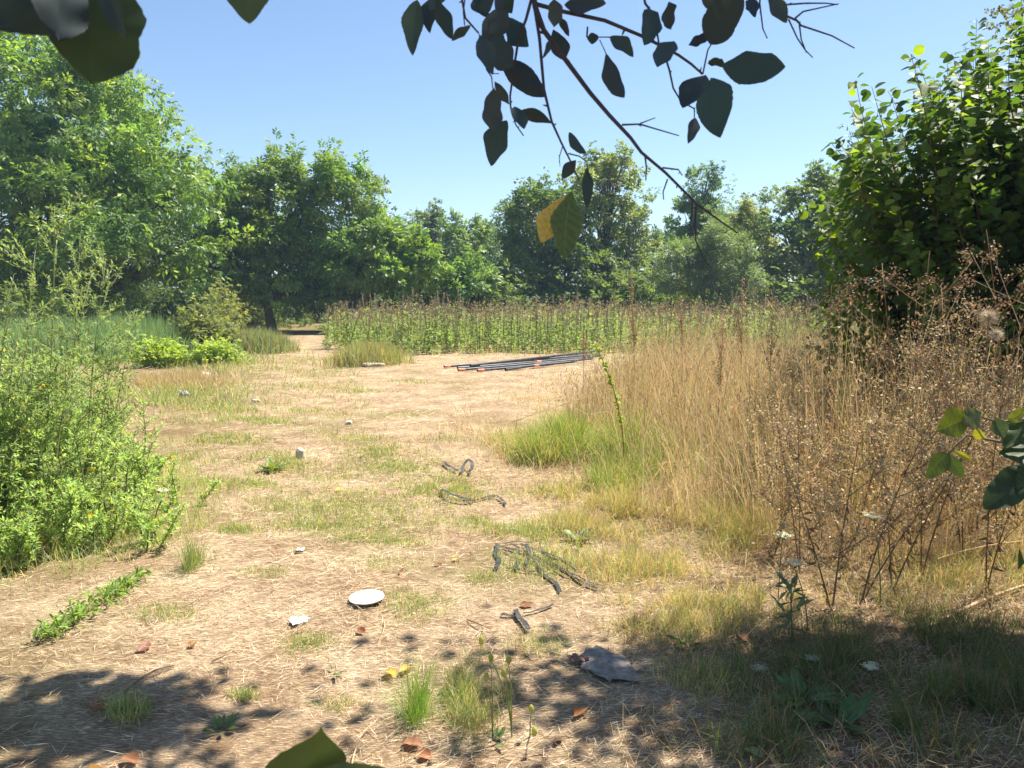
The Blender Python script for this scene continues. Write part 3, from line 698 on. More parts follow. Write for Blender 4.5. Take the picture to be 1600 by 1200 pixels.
def green_verge():
    r = np.random.default_rng(92); A = Acc()
    # green tufts at the foot of the dry grass
    for (u, v, a, b, n, h) in [(840, 715, 30, 10, 1200, .36), (885, 708, 36, 12, 2000, .46), (985, 715, 40, 18, 1500, .50), (960, 760, 40, 14, 700, .32), (1040, 735, 50, 20, 700, .45),
                               (960, 800, 60, 18, 1500, .22), (1060, 810, 80, 25, 2000, .24), (920, 825, 70, 18, 1400, .16), (1150, 830, 70, 25, 1300, .25), (1010, 880, 110, 35, 2400, .15), (1080, 960, 90, 45, 1800, .12),
                               (1200, 930, 80, 40, 900, .11), (1330, 950, 110, 35, 900, .11), (1500, 880, 120, 60, 1800, .16), (1560, 800, 90, 60, 1500, .26), (1450, 1000, 150, 50, 1500, .13), (1300, 1050, 150, 50, 1800, .14), (1500, 1100, 170, 60, 2600, .22), (1350, 1160, 170, 40, 1900, .2),
                               (1100, 1060, 70, 30, 600, .09), (1000, 960, 60, 30, 600, .09), (800, 700, 50, 15, 700, .2), (880, 770, 60, 20, 900, .14)]:
        n = int(n * 2.0)
        rr = r.normal(size=(n, 2)) * .55
        xy = np.array([gp(p, q) for p, q in zip(u + rr[:, 0] * a, v + rr[:, 1] * b)]); x, y = xy[:, 0], xy[:, 1]; k = len(x)
        lush = h > .3
        c = jit((.22, .35, .06) if lush else (.24, .31, .09), k, r, .25); low = u > 1180 and v > 990; c = c * np.array([.45, .56, .55]) if low else c; yl = r.random(k) < (.38 if lush else .35 if low else .62); c[yl] = jit((.30, .22, .12) if low else (.60, .47, .26), yl.sum(), r)  # low: near right blades darkened, deep shade put into their colour
        kp = vnoise(x, y, .3, 48) * .6 + vnoise(x, y, .09, 49) * .5 > (.42 if lush else .50); x, y, c = x[kp], y[kp], c[kp]; k = len(x)
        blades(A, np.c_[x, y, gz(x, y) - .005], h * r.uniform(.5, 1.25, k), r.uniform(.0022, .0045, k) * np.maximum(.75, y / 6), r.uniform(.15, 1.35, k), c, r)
    # matted dry thatch over the verge
    n = 46000; y = r.uniform(2.3, 9, n); x = r.uniform(.4, 6.5, n); kp = (verge_right(x, y) + (vnoise(x, y, .5, 47) - .5) * .9 > -.25) & (x < .7 * y + 1); x, y = x[kp], y[kp]; k = len(x)
    c = jit((.56, .42, .24), k, r, .3); g = r.random(k) < .16; c[g] = jit((.26, .29, .09), g.sum(), r); d = r.random(k) < .3; c[d] = jit((.27, .18, .10), d.sum(), r)
    blades(A, np.c_[x, y, gz(x, y) - .005], r.uniform(.04, .2, k), r.uniform(.0018, .004, k), r.uniform(.7, 1.75, k), c, r)
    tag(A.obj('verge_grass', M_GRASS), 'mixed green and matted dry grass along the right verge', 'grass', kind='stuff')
green_verge()

def dead_weed_parts(seed, H=1.25, col=(.24, .17, .095), hcol=(.42, .32, .18), nb=15, heads=26, stems=1, spread=.15):
    r = np.random.default_rng(seed); S = Acc(); Hd = Acc()
    for sx in range(stems - 1):
        s2, h2 = dead_weed_parts(seed * 7 + sx + 1, H * r.uniform(.65, .95), col, hcol, max(6, nb - 4), heads, 1, .34)
        for a_, b_ in ((S, s2), (Hd, h2)):
            for v_, f_, c_, in zip(b_.v, b_.f, b_.c): a_.v.append(v_); a_.f.append(f_ + a_.n); a_.c.append(c_)
            a_.n += b_.n
    lean = r.normal(size=2) * spread
    pts = bez([0, 0, -.03], [lean[0] * .35, lean[1] * .35, H * .5], [lean[0] * H, lean[1] * H, H], 7)
    tube(S, pts, np.linspace(.0055, .002, 7), col, 5)
    for b in range(nb):
        t = r.uniform(.22, .95); p = np.array([np.interp(t * H, pts[:, 2], pts[:, j]) for j in range(3)]); a = r.uniform(0, 6.28); L = H * r.uniform(.18, .42) * (1.15 - t * .6)
        e = p + np.array([math.cos(a) * L * .75, math.sin(a) * L * .75, L * r.uniform(.35, .9)])
        bp = bez(p, (p + e) / 2 + [0, 0, -.02 * L], e, 5); tube(S, bp, np.linspace(.003, .0013, 5), col, 4)
        ends = [e]
        for s in range(3):
            q = bp[r.integers(1, 4)]; f = q + np.array([r.normal() * .07, r.normal() * .07, r.uniform(.04, .13)]); tube(S, np.array([q, (q + f) / 2 + r.normal(size=3) * .006, f]), [.002, .0017, .0012], col, 3); ends.append(f)
        for e2 in ends:
            k = heads; P = e2 + r.normal(size=(k, 3)) * np.array([.026, .026, .03]); Hd.inst(scaled(DIA, 1, .55, .9), P, frames(rdir(k, r), rdir(k, r)), r.uniform(.010, .028, k), jit(hcol, k, r, .45))
    # withered leaves on the lower stem
    k = 22; t = r.uniform(.08, .7, k); P = np.stack([np.interp(t * H, pts[:, 2], pts[:, j]) for j in range(3)], -1); d = rdir(k, r); d[:, 2] -= .5
    Hd.inst(scaled(LEAF6, 1, .3, 1.2), P, frames(d, rdir(k, r)), r.uniform(.03, .075, k), jit((.22, .145, .08), k, r, .35))
    return S, Hd
def dead_weeds():
    r = np.random.default_rng(95)
    V = []
    for i in range(6):
        s, h = dead_weed_parts(200 + i, 1.0 + .09 * i, nb=11, heads=16, stems=2, spread=.17); V.append((s.mesh('stem', M_STRAW), h.mesh('seed_heads', M_STRAW)))
    spots = [(1300, 950, 1.0), (1345, 935, 1.05), (1395, 915, 1.05), (1250, 890, .9), (1440, 890, 1.05), (1505, 870, 1.1), (1560, 850, 1.15), (1210, 860, .85), (1330, 860, 1.0), (1390, 840, 1.05), (1460, 820, 1.1), (1290, 820, .95), (1530, 800, 1.15), (1590, 780, 1.25),
             (1360, 790, 1.0), (1430, 770, 1.05), (1500, 760, 1.15), (1560, 740, 1.25), (1400, 740, 1.05), (1470, 730, 1.1), (1320, 770, .9), (1620, 830, 1.25), (1650, 780, 1.3), (1240, 790, .8), (1540, 920, .85), (1600, 900, 1.), (1550, 700, 1.4), (1600, 700, 1.45), (1480, 690, 1.2), (1350, 740, .9), (1420, 700, 1.05)]
    spots = [q for i, q in enumerate(spots) if i < 8 or i % 2 == 0 or i == 25]
    for i, (u, v, s) in enumerate(spots):
        x, y = gp(u, v); st, hd = V[i % 6]
        o = empty('dead_weed', (x, y, gz(x, y)), {0: 'nearest brown dead weed, its bare stem rising behind the white umbels', 7: 'leftmost brown dead weed at the edge of the golden grass', 3: 'short brown dead weed second from the left of the tangle', 2: 'brown dead weed with dark bare stem just right of the nearest one'}.get(i, 'brown dead weed with clustered seed heads in the tangle before the hazel'), 'weed', 'dead weeds before the hazel')
        o.rotation_euler = (r.normal() * .13, r.normal() * .13, r.uniform(0, 6.28)); s = min(s, 1.0); o.scale = (s, s, s * r.uniform(.85, 1.0))
        link('stem', st, o); tag(link('seed_heads', hd, o), kind='stuff')
    # finer brown tangle that fills between them
    A = Acc(); x, y = scatter(r, 1500, 1.5, 6, 4.3, 8.2, lambda x, y: (verge_right(x, y) > .5) & (x > .30 * y + .1) & (x < .72 * y + .5))
    k = len(x); h = r.uniform(.4, 1.15, k); lean = np.abs(r.normal(size=k)) * .35; lay = r.uniform(0, 6.28, k)
    blades(A, np.c_[x, y, gz(x, y)], h, .004, lean, jit((.58, .42, .21), k, r, .3), r, lay=lay)
    m = 16; idx = np.repeat(np.arange(k), m); t = r.uniform(.45, 1.02, k * m); a = lean[idx] * (.5 * t + .3) * 1.2
    P = np.c_[x[idx] + np.cos(lay[idx]) * np.sin(a) * h[idx] * t, y[idx] + np.sin(lay[idx]) * np.sin(a) * h[idx] * t, gz(x[idx], y[idx]) + np.cos(a) * h[idx] * t] + r.normal(size=(k * m, 3)) * .03
    A.inst(scaled(DIA, 1, .5, .9), P, frames(rdir(k * m, r), rdir(k * m, r)), r.uniform(.012, .032, k * m), jit((.48, .35, .17), k * m, r, .5))
    tag(A.obj('weed_tangle', M_STRAW), 'fine brown weed stems tangled together before the hazel', 'weeds', kind='stuff')
    # bare stalks with clusters against the dark hazel
    for (u, v, ub, vb, Y, lab) in [(1545, 330, 1530, 620, 5.6, 'tallest dry weed with seed clusters, reaching up against the dark hazel'), (1410, 395, 1440, 560, 5.8, 'dry forked weed head leaning left against the dark hazel'),
                                   (1370, 410, 1420, 560, 6.0, 'thin dry weed bent left over the brown tangle'), (1590, 355, 1585, 620, 5.4, 'dry weed standing at the right edge against the hazel'), (1300, 445, 1290, 600, 6.4, 'lone dry spike at the left foot of the hazel'), (1500, 450, 1480, 600, 5.7, 'dry weed with open crown in front of the hazel trunk')]:
        p = at(u, v, Y); b = at(ub, 700, Y); S, Hd = dead_weed_parts(int(u), p[2], nb=9, heads=22, col=(.36, .25, .14), hcol=(.30, .20, .12))
        o = empty('dry_weed', (b[0], b[1], gz(b[0], b[1])), lab, 'weed'); S.obj('stem', M_STRAW, o); tag(Hd.obj('seed_heads', M_STRAW, o), kind='stuff')
        o.rotation_euler = (0, math.atan2(p[0] - b[0], p[2]), 0)
dead_weeds()

# ------------------------------------------------------------------ left thicket
def leafy_weed(acc_s, acc_l, base, H, r, lean=(0, 0), nb=12, leaf=.035, col=(.15, .235, .075), scol=(.20, .24, .10), dens=1.0, stalk=.008):
    top = base + np.array([lean[0], lean[1], H]); pts = bez(base, (base + top) / 2 + r.normal(size=3) * .06, top, 8)
    tube(acc_s, pts, np.linspace(stalk, .002, 8), scol, 3)
    for b in range(nb):
        t = r.uniform(.04, .97); p = base + (pts[-1] - base) * t + (pts[int(t * 7)] - (base + (pts[-1] - base) * (int(t * 7) / 7)))
        a = r.uniform(0, 6.28); L = H * r.uniform(.12, .30) * (1.2 - .7 * t)
        e = p + np.array([math.cos(a) * L * .8, math.sin(a) * L * .8, L * r.uniform(.3, .9)]); tube(acc_s, np.array([p, (p + e) / 2 - [0, 0, .015], e]), [.0035, .0025, .0012], scol, 3)
        k = int(max(8, L / .012) * dens); tt = r.uniform(.1, 1, k)[:, None]; P = p + (e - p) * tt
        d = rdir(k, r) + norm(e - p) * .9
        acc_l.inst(scaled(DIA, 1, .30, .6), P, frames(d, np.tile([0, 0, 1.], (k, 1)) + r.normal(size=(k, 3)) * .4), leaf * r.uniform(.5, 1.25, k), jit(col, k, r, .25))
def left_thicket():
    r = np.random.default_rng(110); S = Acc(); L = Acc(); F = Acc()
    n = 0
    while n < 400:
        y = r.uniform(4.2 ** .7, 9.2 ** .7) ** (1 / .7); x = r.uniform(-.72 * y - .9, -1.6)
        edge = np.interp(y, [4.2, 4.8, 5.6, 6.5, 8, 9.5], [-2.85, -2.5, -2.5, -2.9, -4.1, -5.4]) + (vnoise(x, y, .45, 51) - .5) * .8
        if x > edge: continue
        n += 1
        inn = min(1, (edge - x) / .75)
        H = r.uniform(.7, 1.15) * (.22 + .78 * inn) * np.interp(y, [4.2, 5.2, 7, 9.5], [.85, 1.15, 1.0, .9])
        leafy_weed(S, L, np.array([x, y, float(gz(x, y)) - .02]), H, r, r.normal(size=2) * .10 + [.04, -.03], nb=int(15 + 10 * H), dens=1.35, leaf=.040, col=(.36, .50, .17) if r.random() < .7 else (.42, .54, .21))
        if r.random() < .16:
            p = np.array([[x + r.normal() * .1, y - .1, H * r.uniform(.6, 1)]]); p = np.repeat(p, 5, 0)
            F.inst(LEAF6, p, frames(rdir(5, r), rdir(5, r)), .022, (.75, .55, .03))
    # loose grass skirt along its foot
    xs = r.uniform(-5, -1.9, 16000); ys = r.uniform(3.9, 7.5, 16000); es = np.interp(ys, [4.2, 4.8, 5.6, 6.5, 8, 9.5], [-2.85, -2.5, -2.5, -2.9, -4.1, -5.4]) - xs
    kp = (es > -.35) & (es < .6) & (vnoise(xs, ys, .3, 52) > .35); xs, ys = xs[kp], ys[kp]; kk = len(xs); cs_ = jit((.27, .38, .13), kk, r, .3); ds = r.random(kk) < .4; cs_[ds] = jit((.52, .42, .25), ds.sum(), r)
    blades(S, np.c_[xs, ys, gz(xs, ys)], r.uniform(.05, .24, kk), .003, r.uniform(.2, 1.3, kk), cs_, r)
    o = S.obj('weed_thicket', M_WEED); tag(o, 'dense mass of small-leaved green weeds filling the left edge', 'weeds', kind='stuff')
    tag(L.obj('foliage', M_WEED, o), kind='stuff'); tag(F.obj('yellow_flowers', M_WEED, o), 'small yellow flowers', kind='stuff')
    # tall feathery stalks that stand out of the mass
    for (u, v, ub, Y, lab) in [(85, 320, 40, 5.2, 'tallest feathery green weed stalk before the big walnut'), (20, 430, -30, 5.0, 'feathery weed stalk at the very left edge'), (125, 365, 80, 5.6, 'bushy feathery weed stalk second tallest at left'), (165, 400, 120, 5.8, 'slanting feathery weed stalk right of the tallest one'),
                               (55, 390, -10, 4.9, 'leafy weed stalk leaning right under the tallest stalk'), (215, 475, 150, 6.2, 'lowest feathery weed sprig arching right over the reeds'), (140, 440, 60, 5.2, 'wispy green stalk crossing the dark gap under the walnut'), (180, 520, 130, 5.6, 'short arching weed sprig above the thicket')]:
        p = at(u, v, Y); b = at(ub, 600, Y); S = Acc(); L = Acc()
        leafy_weed(S, L, np.array([0, 0, -.02]), p[2], r, (p[0] - b[0], 0), nb=44, leaf=.04, dens=1.2, col=(.25, .34, .145), scol=(.30, .34, .17))
        o = empty('tall_weed', (b[0], b[1], gz(b[0], b[1])), lab, 'weed', 'tall feathery weeds on the left'); S.obj('stem', M_WEED, o); L.obj('leaves', M_WEED, o)
left_thicket()

def bush_blades(name, label, cat, u, v, wpx, n, h, col, seed, lean=.5, w=.006, kind=None, spread=.5, yl=.1):
    r = np.random.default_rng(seed); x0, y0 = gp(u, v); s = y0 / 1200 * wpx
    A = Acc(); P = np.c_[r.normal(size=(n, 1)) * s * spread * .5, r.normal(size=(n, 1)) * s * .25, np.zeros(n)]
    c = jit(col, n, r, .25); q = r.random(n) < yl; c[q] = jit((.48, .38, .2), q.sum(), r)
    fall = np.clip(1.1 - (np.abs(P[:, 0]) / (s * .62)) ** 2 * .6, .35, 1.1)
    blades(A, P, h * r.uniform(.5, 1.1, n) * fall, w * y0 / 6, np.abs(r.normal(size=n)) * lean, c, r, fine=n < 600)
    o = A.obj(name, M_GRASS); o.location = (x0, y0, float(gz(x0, y0)) - .02); tag(o, label, cat, kind=kind); return o
bush_blades('reed_clump', 'soft feathery green reed clump left behind the weeds', 'reeds', 195, 560, 200, 7000, 1.15, (.23, .35, .16), 120, .42, .005, 'stuff', yl=.04)
bush_blades('reed_clump', 'second feathery green reed clump reaching the left edge', 'reeds', 70, 565, 200, 5000, 1.15, (.23, .34, .16), 121, .42, .005, 'stuff', yl=.04)
bush_blades('dry_clump', 'pinkish dry twiggy grass clump beside the left of the clearing', 'dry grass', 272, 605, 170, 2600, .38, (.50, .39, .28), 122, .7, .004, 'stuff', yl=.4)
bush_blades('grass_clump', 'pale grass clump standing before the left end of the crop', 'grass', 575, 568, 110, 2600, .62, (.30, .34, .14), 123, .5, .005, 'stuff', yl=.35)
bush_blades('grass_clump', 'grey-green weedy grass left of the narrow path', 'grass', 402, 552, 95, 3600, .75, (.25, .32, .15), 124, .5, .005, 'stuff', yl=.25)
bush_blades('grass_clump', 'pale weedy grass farther left of the narrow path', 'grass', 350, 545, 90, 2600, .7, (.31, .34, .15), 125, .5, .005, 'stuff', yl=.4)
bush_blades('grass_tuft', 'bright green upright grass tuft alone in the foreground', 'grass', 652, 1108, 85, 420, .27, (.22, .38, .06), 126, .75, .0032, None, .24, yl=.12)
bush_blades('grass_tuft', 'green grass tuft between the weed mass and the clearing', 'grass', 302, 893, 60, 260, .22, (.23, .33, .10), 127, .6, .003, None, .2, yl=.25)
bush_blades('grass_tuft', 'thin grey-green grass tuft right beside the bright tuft', 'grass', 735, 1130, 80, 120, .16, (.30, .34, .15), 128, .7, .0025, None, .3, yl=.4)

def shrub_px(name, label, u, v, wpx, hpx, n, size, col, col2, seed, tpls=CLUST, flowers=None, group=None):
    x0, y0 = gp(u, v); s = y0 / 1200; r = np.random.default_rng(seed)
    root = empty(name, (x0, y0, float(gz(x0, y0))), label, 'bush', group); A = Acc(); B = Acc()
    m = max(14, n // 30); d = rdir(m, r); d[:, 2] = np.abs(d[:, 2]); cc = d * (r.uniform(.3, 1, (m, 1)) ** .5) * [wpx * s / 2, wpx * s / 2, hpx * s * .85] + [0, 0, .1 * hpx * s]
    for c in cc: tube(B, bez([r.normal() * .05, r.normal() * .05, -.05], c * [.4, .4, .6], c, 5), np.linspace(.018, .004, 5), (.2, .16, .1), 4)
    idx = r.integers(0, m, n); cs = .16 * (wpx + hpx) * s / 2; P = cc[idx] + r.normal(size=(n, 3)) * cs; P[:, 2] = np.maximum(P[:, 2], .04)
    mv = r.beta(1.2, 2.5, m)[idx][:, None]; c = (np.array(col) * (1 - mv) + np.array(col2) * mv) * (1 + r.uniform(-.2, .2, (n, 1)))
    dd = rdir(n, r) + norm(P) * .5; ch = r.integers(0, 3, n)
    for q in range(3):
        k = ch == q; A.inst(tpls[q], P[k], frames(dd[k], np.tile([0, 0, 1.], (k.sum(), 1)) + r.normal(size=(k.sum(), 3)) * .4), size * r.uniform(.7, 1.3, k.sum()), c[k])
    B.obj('stems', M_BARK, root); A.obj('foliage', M_WEED, root)
    if flowers:
        F = Acc(); k = flowers; j = r.integers(0, m, k); F.inst(DIA, cc[j] * 1.15 + r.normal(size=(k, 3)) * cs * .5, frames(rdir(k, r), rdir(k, r)), .07, (.62, .55, .38)); F.obj('seed_clusters', M_STRAW, root)
shrub_px('round_shrub', 'round shrub with pale seed clusters in front of the dark tree gap', 322, 556, 80, 74, 1900, .17, (.15, .20, .07), (.30, .31, .13), 130, flowers=160)
shrub_px('leafy_shrub', 'low bright lime bush left of the round shrub', 252, 573, 62, 34, 900, .16, (.32, .44, .09), (.42, .52, .10), 131)
shrub_px('leafy_shrub', 'low bright lime bush in front of the round shrub', 338, 572, 70, 32, 900, .16, (.30, .42, .09), (.40, .48, .11), 132)
shrub_px('sapling', 'thin yellowing sapling behind the round shrub', 350, 528, 52, 84, 620, .20, (.24, .28, .09), (.36, .36, .13), 133)
shrub_px('undergrowth_bush', 'leafy undergrowth left of the dark path opening', 395, 515, 90, 60, 1200, .26, (.12, .17, .05), (.2, .22, .07), 134)
shrub_px('undergrowth_bush', 'dark leafy undergrowth at foot of the biggest walnut', 250, 518, 130, 70, 1600, .28, (.06, .11, .035), (.12, .16, .05), 135)
shrub_px('undergrowth_bush', 'shaded brown undergrowth under the path walnuts', 455, 505, 120, 45, 1000, .22, (.10, .085, .045), (.14, .13, .05), 136)

ub = np.random.default_rng(137)
for i in range(17):
    u = 560 + i * 52 + ub.uniform(-15, 15)
    shrub_px('undergrowth_bush', 'dark leafy undergrowth along the foot of the trees behind the crop', u, ub.uniform(511, 518), ub.uniform(110, 150), ub.uniform(50, 85), 600, ub.uniform(.42, .55), (.10, .16, .055), (.19, .25, .08), 300 + i, group='undergrowth behind the crop')
for i in range(16):
    u = -40 + i * 95 + ub.uniform(-20, 20)
    shrub_px('far_bush', 'dim far bush closing the gaps under the tree line', u, ub.uniform(500, 503), ub.uniform(110, 150), ub.uniform(55, 70), 340, .9, (.11, .17, .07), (.19, .25, .09), 350 + i, group='far bushes under the tree line')
for i in range(5):
    u = 20 + i * 95
    shrub_px('undergrowth_bush', 'dark leafy undergrowth in the shade under the left walnuts', u, 511, 150, 60, 1100, .38, (.09, .15, .05), (.17, .22, .07), 330 + i, group='undergrowth under the left walnuts')
# leafy yellow-green stem standing in the dry grass
def green_stem():
    r = np.random.default_rng(140); p = at(930, 535, 6.9); b = at(975, 640, 6.9); S = Acc(); L = Acc()
    H = p[2]; pts = bez([0, 0, 0], [.05, 0, H * .5], [p[0] - b[0], 0, H], 10)
    tube(S, pts, np.linspace(.008, .003, 10), (.30, .22, .10), 5)
    k = 110; t = r.uniform(.40, 1, k); P = np.stack([np.interp(t, np.linspace(0, 1, 10), pts[:, j]) for j in range(3)], -1)
    d = rdir(k, r); d[:, 2] += .3
    L.inst(scaled(LEAF6, 1, .5, .9), P, frames(d, rdir(k, r) + [0, 0, 1]), r.uniform(.03, .065, k), jit((.26, .34, .07), k, r, .2))
    o = empty('slender_weed', (b[0], b[1], gz(b[0], b[1])), 'slim yellow-green leafy stem leaning left in the dry grass', 'weed'); S.obj('stem', M_WEED, o); L.obj('leaves', M_WEED, o)
green_stem()

# dark seed-laden stalks standing above the dry grass
for (u, v, ub, Y, lab) in [(1160, 438, 1155, 8.2, 'tallest dark dry seed stalk over the golden grass'), (1207, 462, 1200, 7.6, 'dry seed stalk right of the tallest dark one'), (985, 432, 990, 9.5, 'dry seed stalk farthest left above the golden grass'), (1292, 452, 1295, 9.0, 'dry seed stalk nearest to the hazel foot'), (1130, 505, 1120, 7.4, 'short dark seed stalk before the tallest one'), (1062, 470, 1065, 9.2, 'thin dry seed stalk left of the tallest one'), (912, 520, 910, 12.5, 'lone dark seed stalk at the left end of the dry grass')]:
    r = np.random.default_rng(int(u)); p = at(u, v, Y); b = at(ub, 600, Y); H = p[2]; S = Acc(); Hd = Acc(); pts = bez([0, 0, -.02], [.03, 0, H * .5], [p[0] - b[0], 0, H], 8); tube(S, pts, np.linspace(.006, .002, 8), (.33, .22, .12), 5)
    for q in range(4):
        z = H * r.uniform(.5, .75); a = r.uniform(0, 6.28); L_ = H * r.uniform(.12, .22); p0 = np.array([np.interp(z, pts[:, 2], pts[:, 0]), 0, z]); e = p0 + [math.cos(a) * L_ * .3, math.sin(a) * L_ * .3, L_]; tube(S, np.array([p0, (p0 + e) / 2, e]), [.003, .002, .0015], (.33, .22, .12), 4)
        k = 60; Hd.inst(scaled(DIA, 1, .6, .9), p0 + (e - p0) * r.uniform(.2, 1, (k, 1)) + r.normal(size=(k, 3)) * .012, frames(rdir(k, r), rdir(k, r)), r.uniform(.012, .026, k), jit((.34, .23, .13), k, r, .4))
    k = 260; t = r.uniform(.55, 1, k); Hd.inst(scaled(DIA, 1, .6, .9), np.stack([np.interp(t * H, pts[:, 2], pts[:, j]) for j in range(3)], -1) + r.normal(size=(k, 3)) * .016, frames(rdir(k, r), rdir(k, r)), r.uniform(.012, .028, k), jit((.34, .23, .13), k, r, .4))
    o = empty('dry_seed_stalk', (b[0], b[1], gz(b[0], b[1])), lab, 'weed', 'dry seed stalks'); S.obj('stem', M_STRAW, o); tag(Hd.obj('seed_heads', M_STRAW, o), kind='stuff')
# white umbels
def umbel(u, v, ub, vb, Y, lab, rad=.04):
    r = np.random.default_rng(int(u)); p = at(u, v, Y); b = at(ub, vb, Y); b[2] = gz(b[0], b[1])
    o = empty('umbel_flower', b, lab, 'flower', 'white umbel flowers'); S = Acc(); F = Acc(); e = p - b
    tube(S, bez([0, 0, 0], e * [.2, .2, .6], e, 8), np.linspace(.0035, .002, 8), (.14, .20, .08), 5)
    for i in range(18):
        a = r.uniform(0, 6.28); q = math.sqrt(r.uniform(0, 1)) * rad; c = e + np.array([math.cos(a) * q, math.sin(a) * q, .022 + q * .3])
        tube(S, np.array([e, (e + c) / 2 + [0, 0, -.004], c]), .0009, (.16, .22, .09), 3)
        k = 16; F.inst(scaled(LEAF6, 1, .9, 1), c + r.normal(size=(k, 3)) * [.008, .008, .002], frames(np.c_[r.normal(size=(k, 2)), np.zeros(k)], np.tile([0, 0, 1.], (k, 1)) + r.normal(size=(k, 3)) * .3), .008, (.72, .73, .68))
    S.obj('stem', M_WEED, o); F.obj('flower_head', M_WEED, o)
umbel(1222, 845, 1215, 960, 3.9, 'white umbel flower, upper left of the group', .045)
umbel(1241, 888, 1262, 990, 3.6, 'white umbel flower on a curved stem above the grey leafy weed', .042)
umbel(1366, 815, 1375, 960, 3.9, 'white umbel flower before the brown weeds', .05)
umbel(1185, 1052, 1200, 1090, 3.2, 'low white umbel flower at the verge edge', .025)
umbel(1270, 1036, 1280, 1090, 3.2, 'shaded white umbel flower low in the verge', .022)
umbel(1358, 1050, 1365, 1110, 3.0, 'dim white umbel flower in the dark right undergrowth', .026)

def broad_leaf_tpl(serr=0.0, n=14, taper=.25, wpos=.42, seed=0):
    """leaf blade on a grid: length 1 along x, half-width .5; cupped along the midrib"""
    r = np.random.default_rng(seed); xs = np.linspace(0, 1, n); v = []; f = []
    wd = np.sin(np.pi * np.clip(xs, 0, 1) ** (math.log(.5) / math.log(wpos))) ** .8 * (1 - taper * xs ** 3)
    wd = np.maximum(wd / wd.max() * .5, .004)
    if serr: wd = wd * (1 + serr * (np.arange(n) % 2 * 2 - 1)) * (1 + r.normal(size=n) * serr * .4)
    js = np.array([-1, -.7, -.38, -.055, 0, .055, .38, .7, 1]); m = 9; asy = r.uniform(-.22, .22); bow = r.uniform(-.13, .13); wd = wd * (1 + .13 * np.sin(xs * r.uniform(5, 11) + r.uniform(0, 6)) * np.sin(np.pi * xs) + r.normal(size=n) * .012)
    shd = []
    curl = r.uniform(.05, .22); fold = r.uniform(.05, .2); wave = r.uniform(.01, .06)
    for i, x in enumerate(xs):
        for j in js:
            y = wd[i] * j * (1 + asy * np.sign(j)) + bow * math.sin(math.pi * x)
            shd.append(1.45 if j == 0 else (.74 if math.sin((x * 7.5 - abs(j) * 1.1) * 2 * math.pi) > .45 and abs(j) < .9 else 1.05))
            v.append([x, y, fold * abs(j) * wd[i] - curl * x * x + wave * math.sin(x * 14 + j * 2) * abs(j)])
    for i in range(n - 1):
        for j in range(m - 1):
            a = i * m + j; f += [[a, a + 1, a + m + 1], [a, a + m + 1, a + m]]
    return (np.array(v), np.array(f), np.array(shd))

def dock(u, v, lab, n, L, col, seed):
    r = np.random.default_rng(seed); x, y = gp(u, v); o = empty('broadleaf_weed', (x, y, gz(x, y)), lab, 'weed', None)
    for i in range(n):
        a = r.uniform(0, 6.28); A = Acc(); t = broad_leaf_tpl(.03, 10, seed=seed * 20 + i)
        d = np.array([[math.cos(a), math.sin(a), r.uniform(.25, .9)]])
        A.inst(scaled(t, 1, .34, .6), np.array([[math.cos(a) * .02, math.sin(a) * .02, .01]]), frames(d, np.array([[0, 0, 1.]])), L * r.uniform(.6, 1.1), jit(col, 1, r)[0]); A.obj('leaf', M_LEAFFG, o)
r_ = np.random.default_rng(158)  # unseen bush added off frame to keep sky light off the verge
hb = empty('sky_blocking_bush', (3.75, 2.7, 0), 'unseen dense bush added beyond the right edge to block sky light', 'bush'); A_ = Acc(); B_ = Acc()
for q_ in range(26):
    d_ = rdir(1, r_)[0]; d_[2] = abs(d_[2]); c_ = d_ * [.85, .95, 1.9] + [0, 0, .25]; tube(B_, bez([r_.normal() * .08, r_.normal() * .08, -.05], c_ * [.4, .4, .6], c_, 6), np.linspace(.02, .005, 6), (.2, .16, .1), 4)
    k_ = 170; A_.inst(scaled(DIA, 1, .7, .8), c_ + r_.normal(size=(k_, 3)) * .2, frames(rdir(k_, r_), np.tile([0, 0, 1.], (k_, 1)) + r_.normal(size=(k_, 3)) * .5), r_.uniform(.07, .13, k_), jit((.08, .14, .04), k_, r_))
B_.obj('stems', M_BARK, hb); A_.obj('foliage', M_WEED, hb)
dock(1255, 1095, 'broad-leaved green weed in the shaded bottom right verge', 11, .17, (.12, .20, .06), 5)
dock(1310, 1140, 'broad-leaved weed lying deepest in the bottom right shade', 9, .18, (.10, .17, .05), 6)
dock(1075, 1005, 'small dark green rosette on the verge edge', 8, .10, (.12, .20, .07), 7)
dock(345, 1130, 'small leafy green plant in the lower left foreground', 14, .07, (.15, .20, .06), 8)
dock(425, 735, 'low leafy plant beside the pale stone', 16, .16, (.16, .22, .06), 9)
dock(520, 1045, 'tiny green seedling below the paper scrap', 5, .05, (.12, .22, .06), 10)
dock(770, 1145, 'small green seedling near the bottom of the foreground', 6, .06, (.13, .21, .06), 11)
dock(905, 845, 'grey-green sow thistle leaning at the verge', 15, .12, (.24, .30, .14), 12)
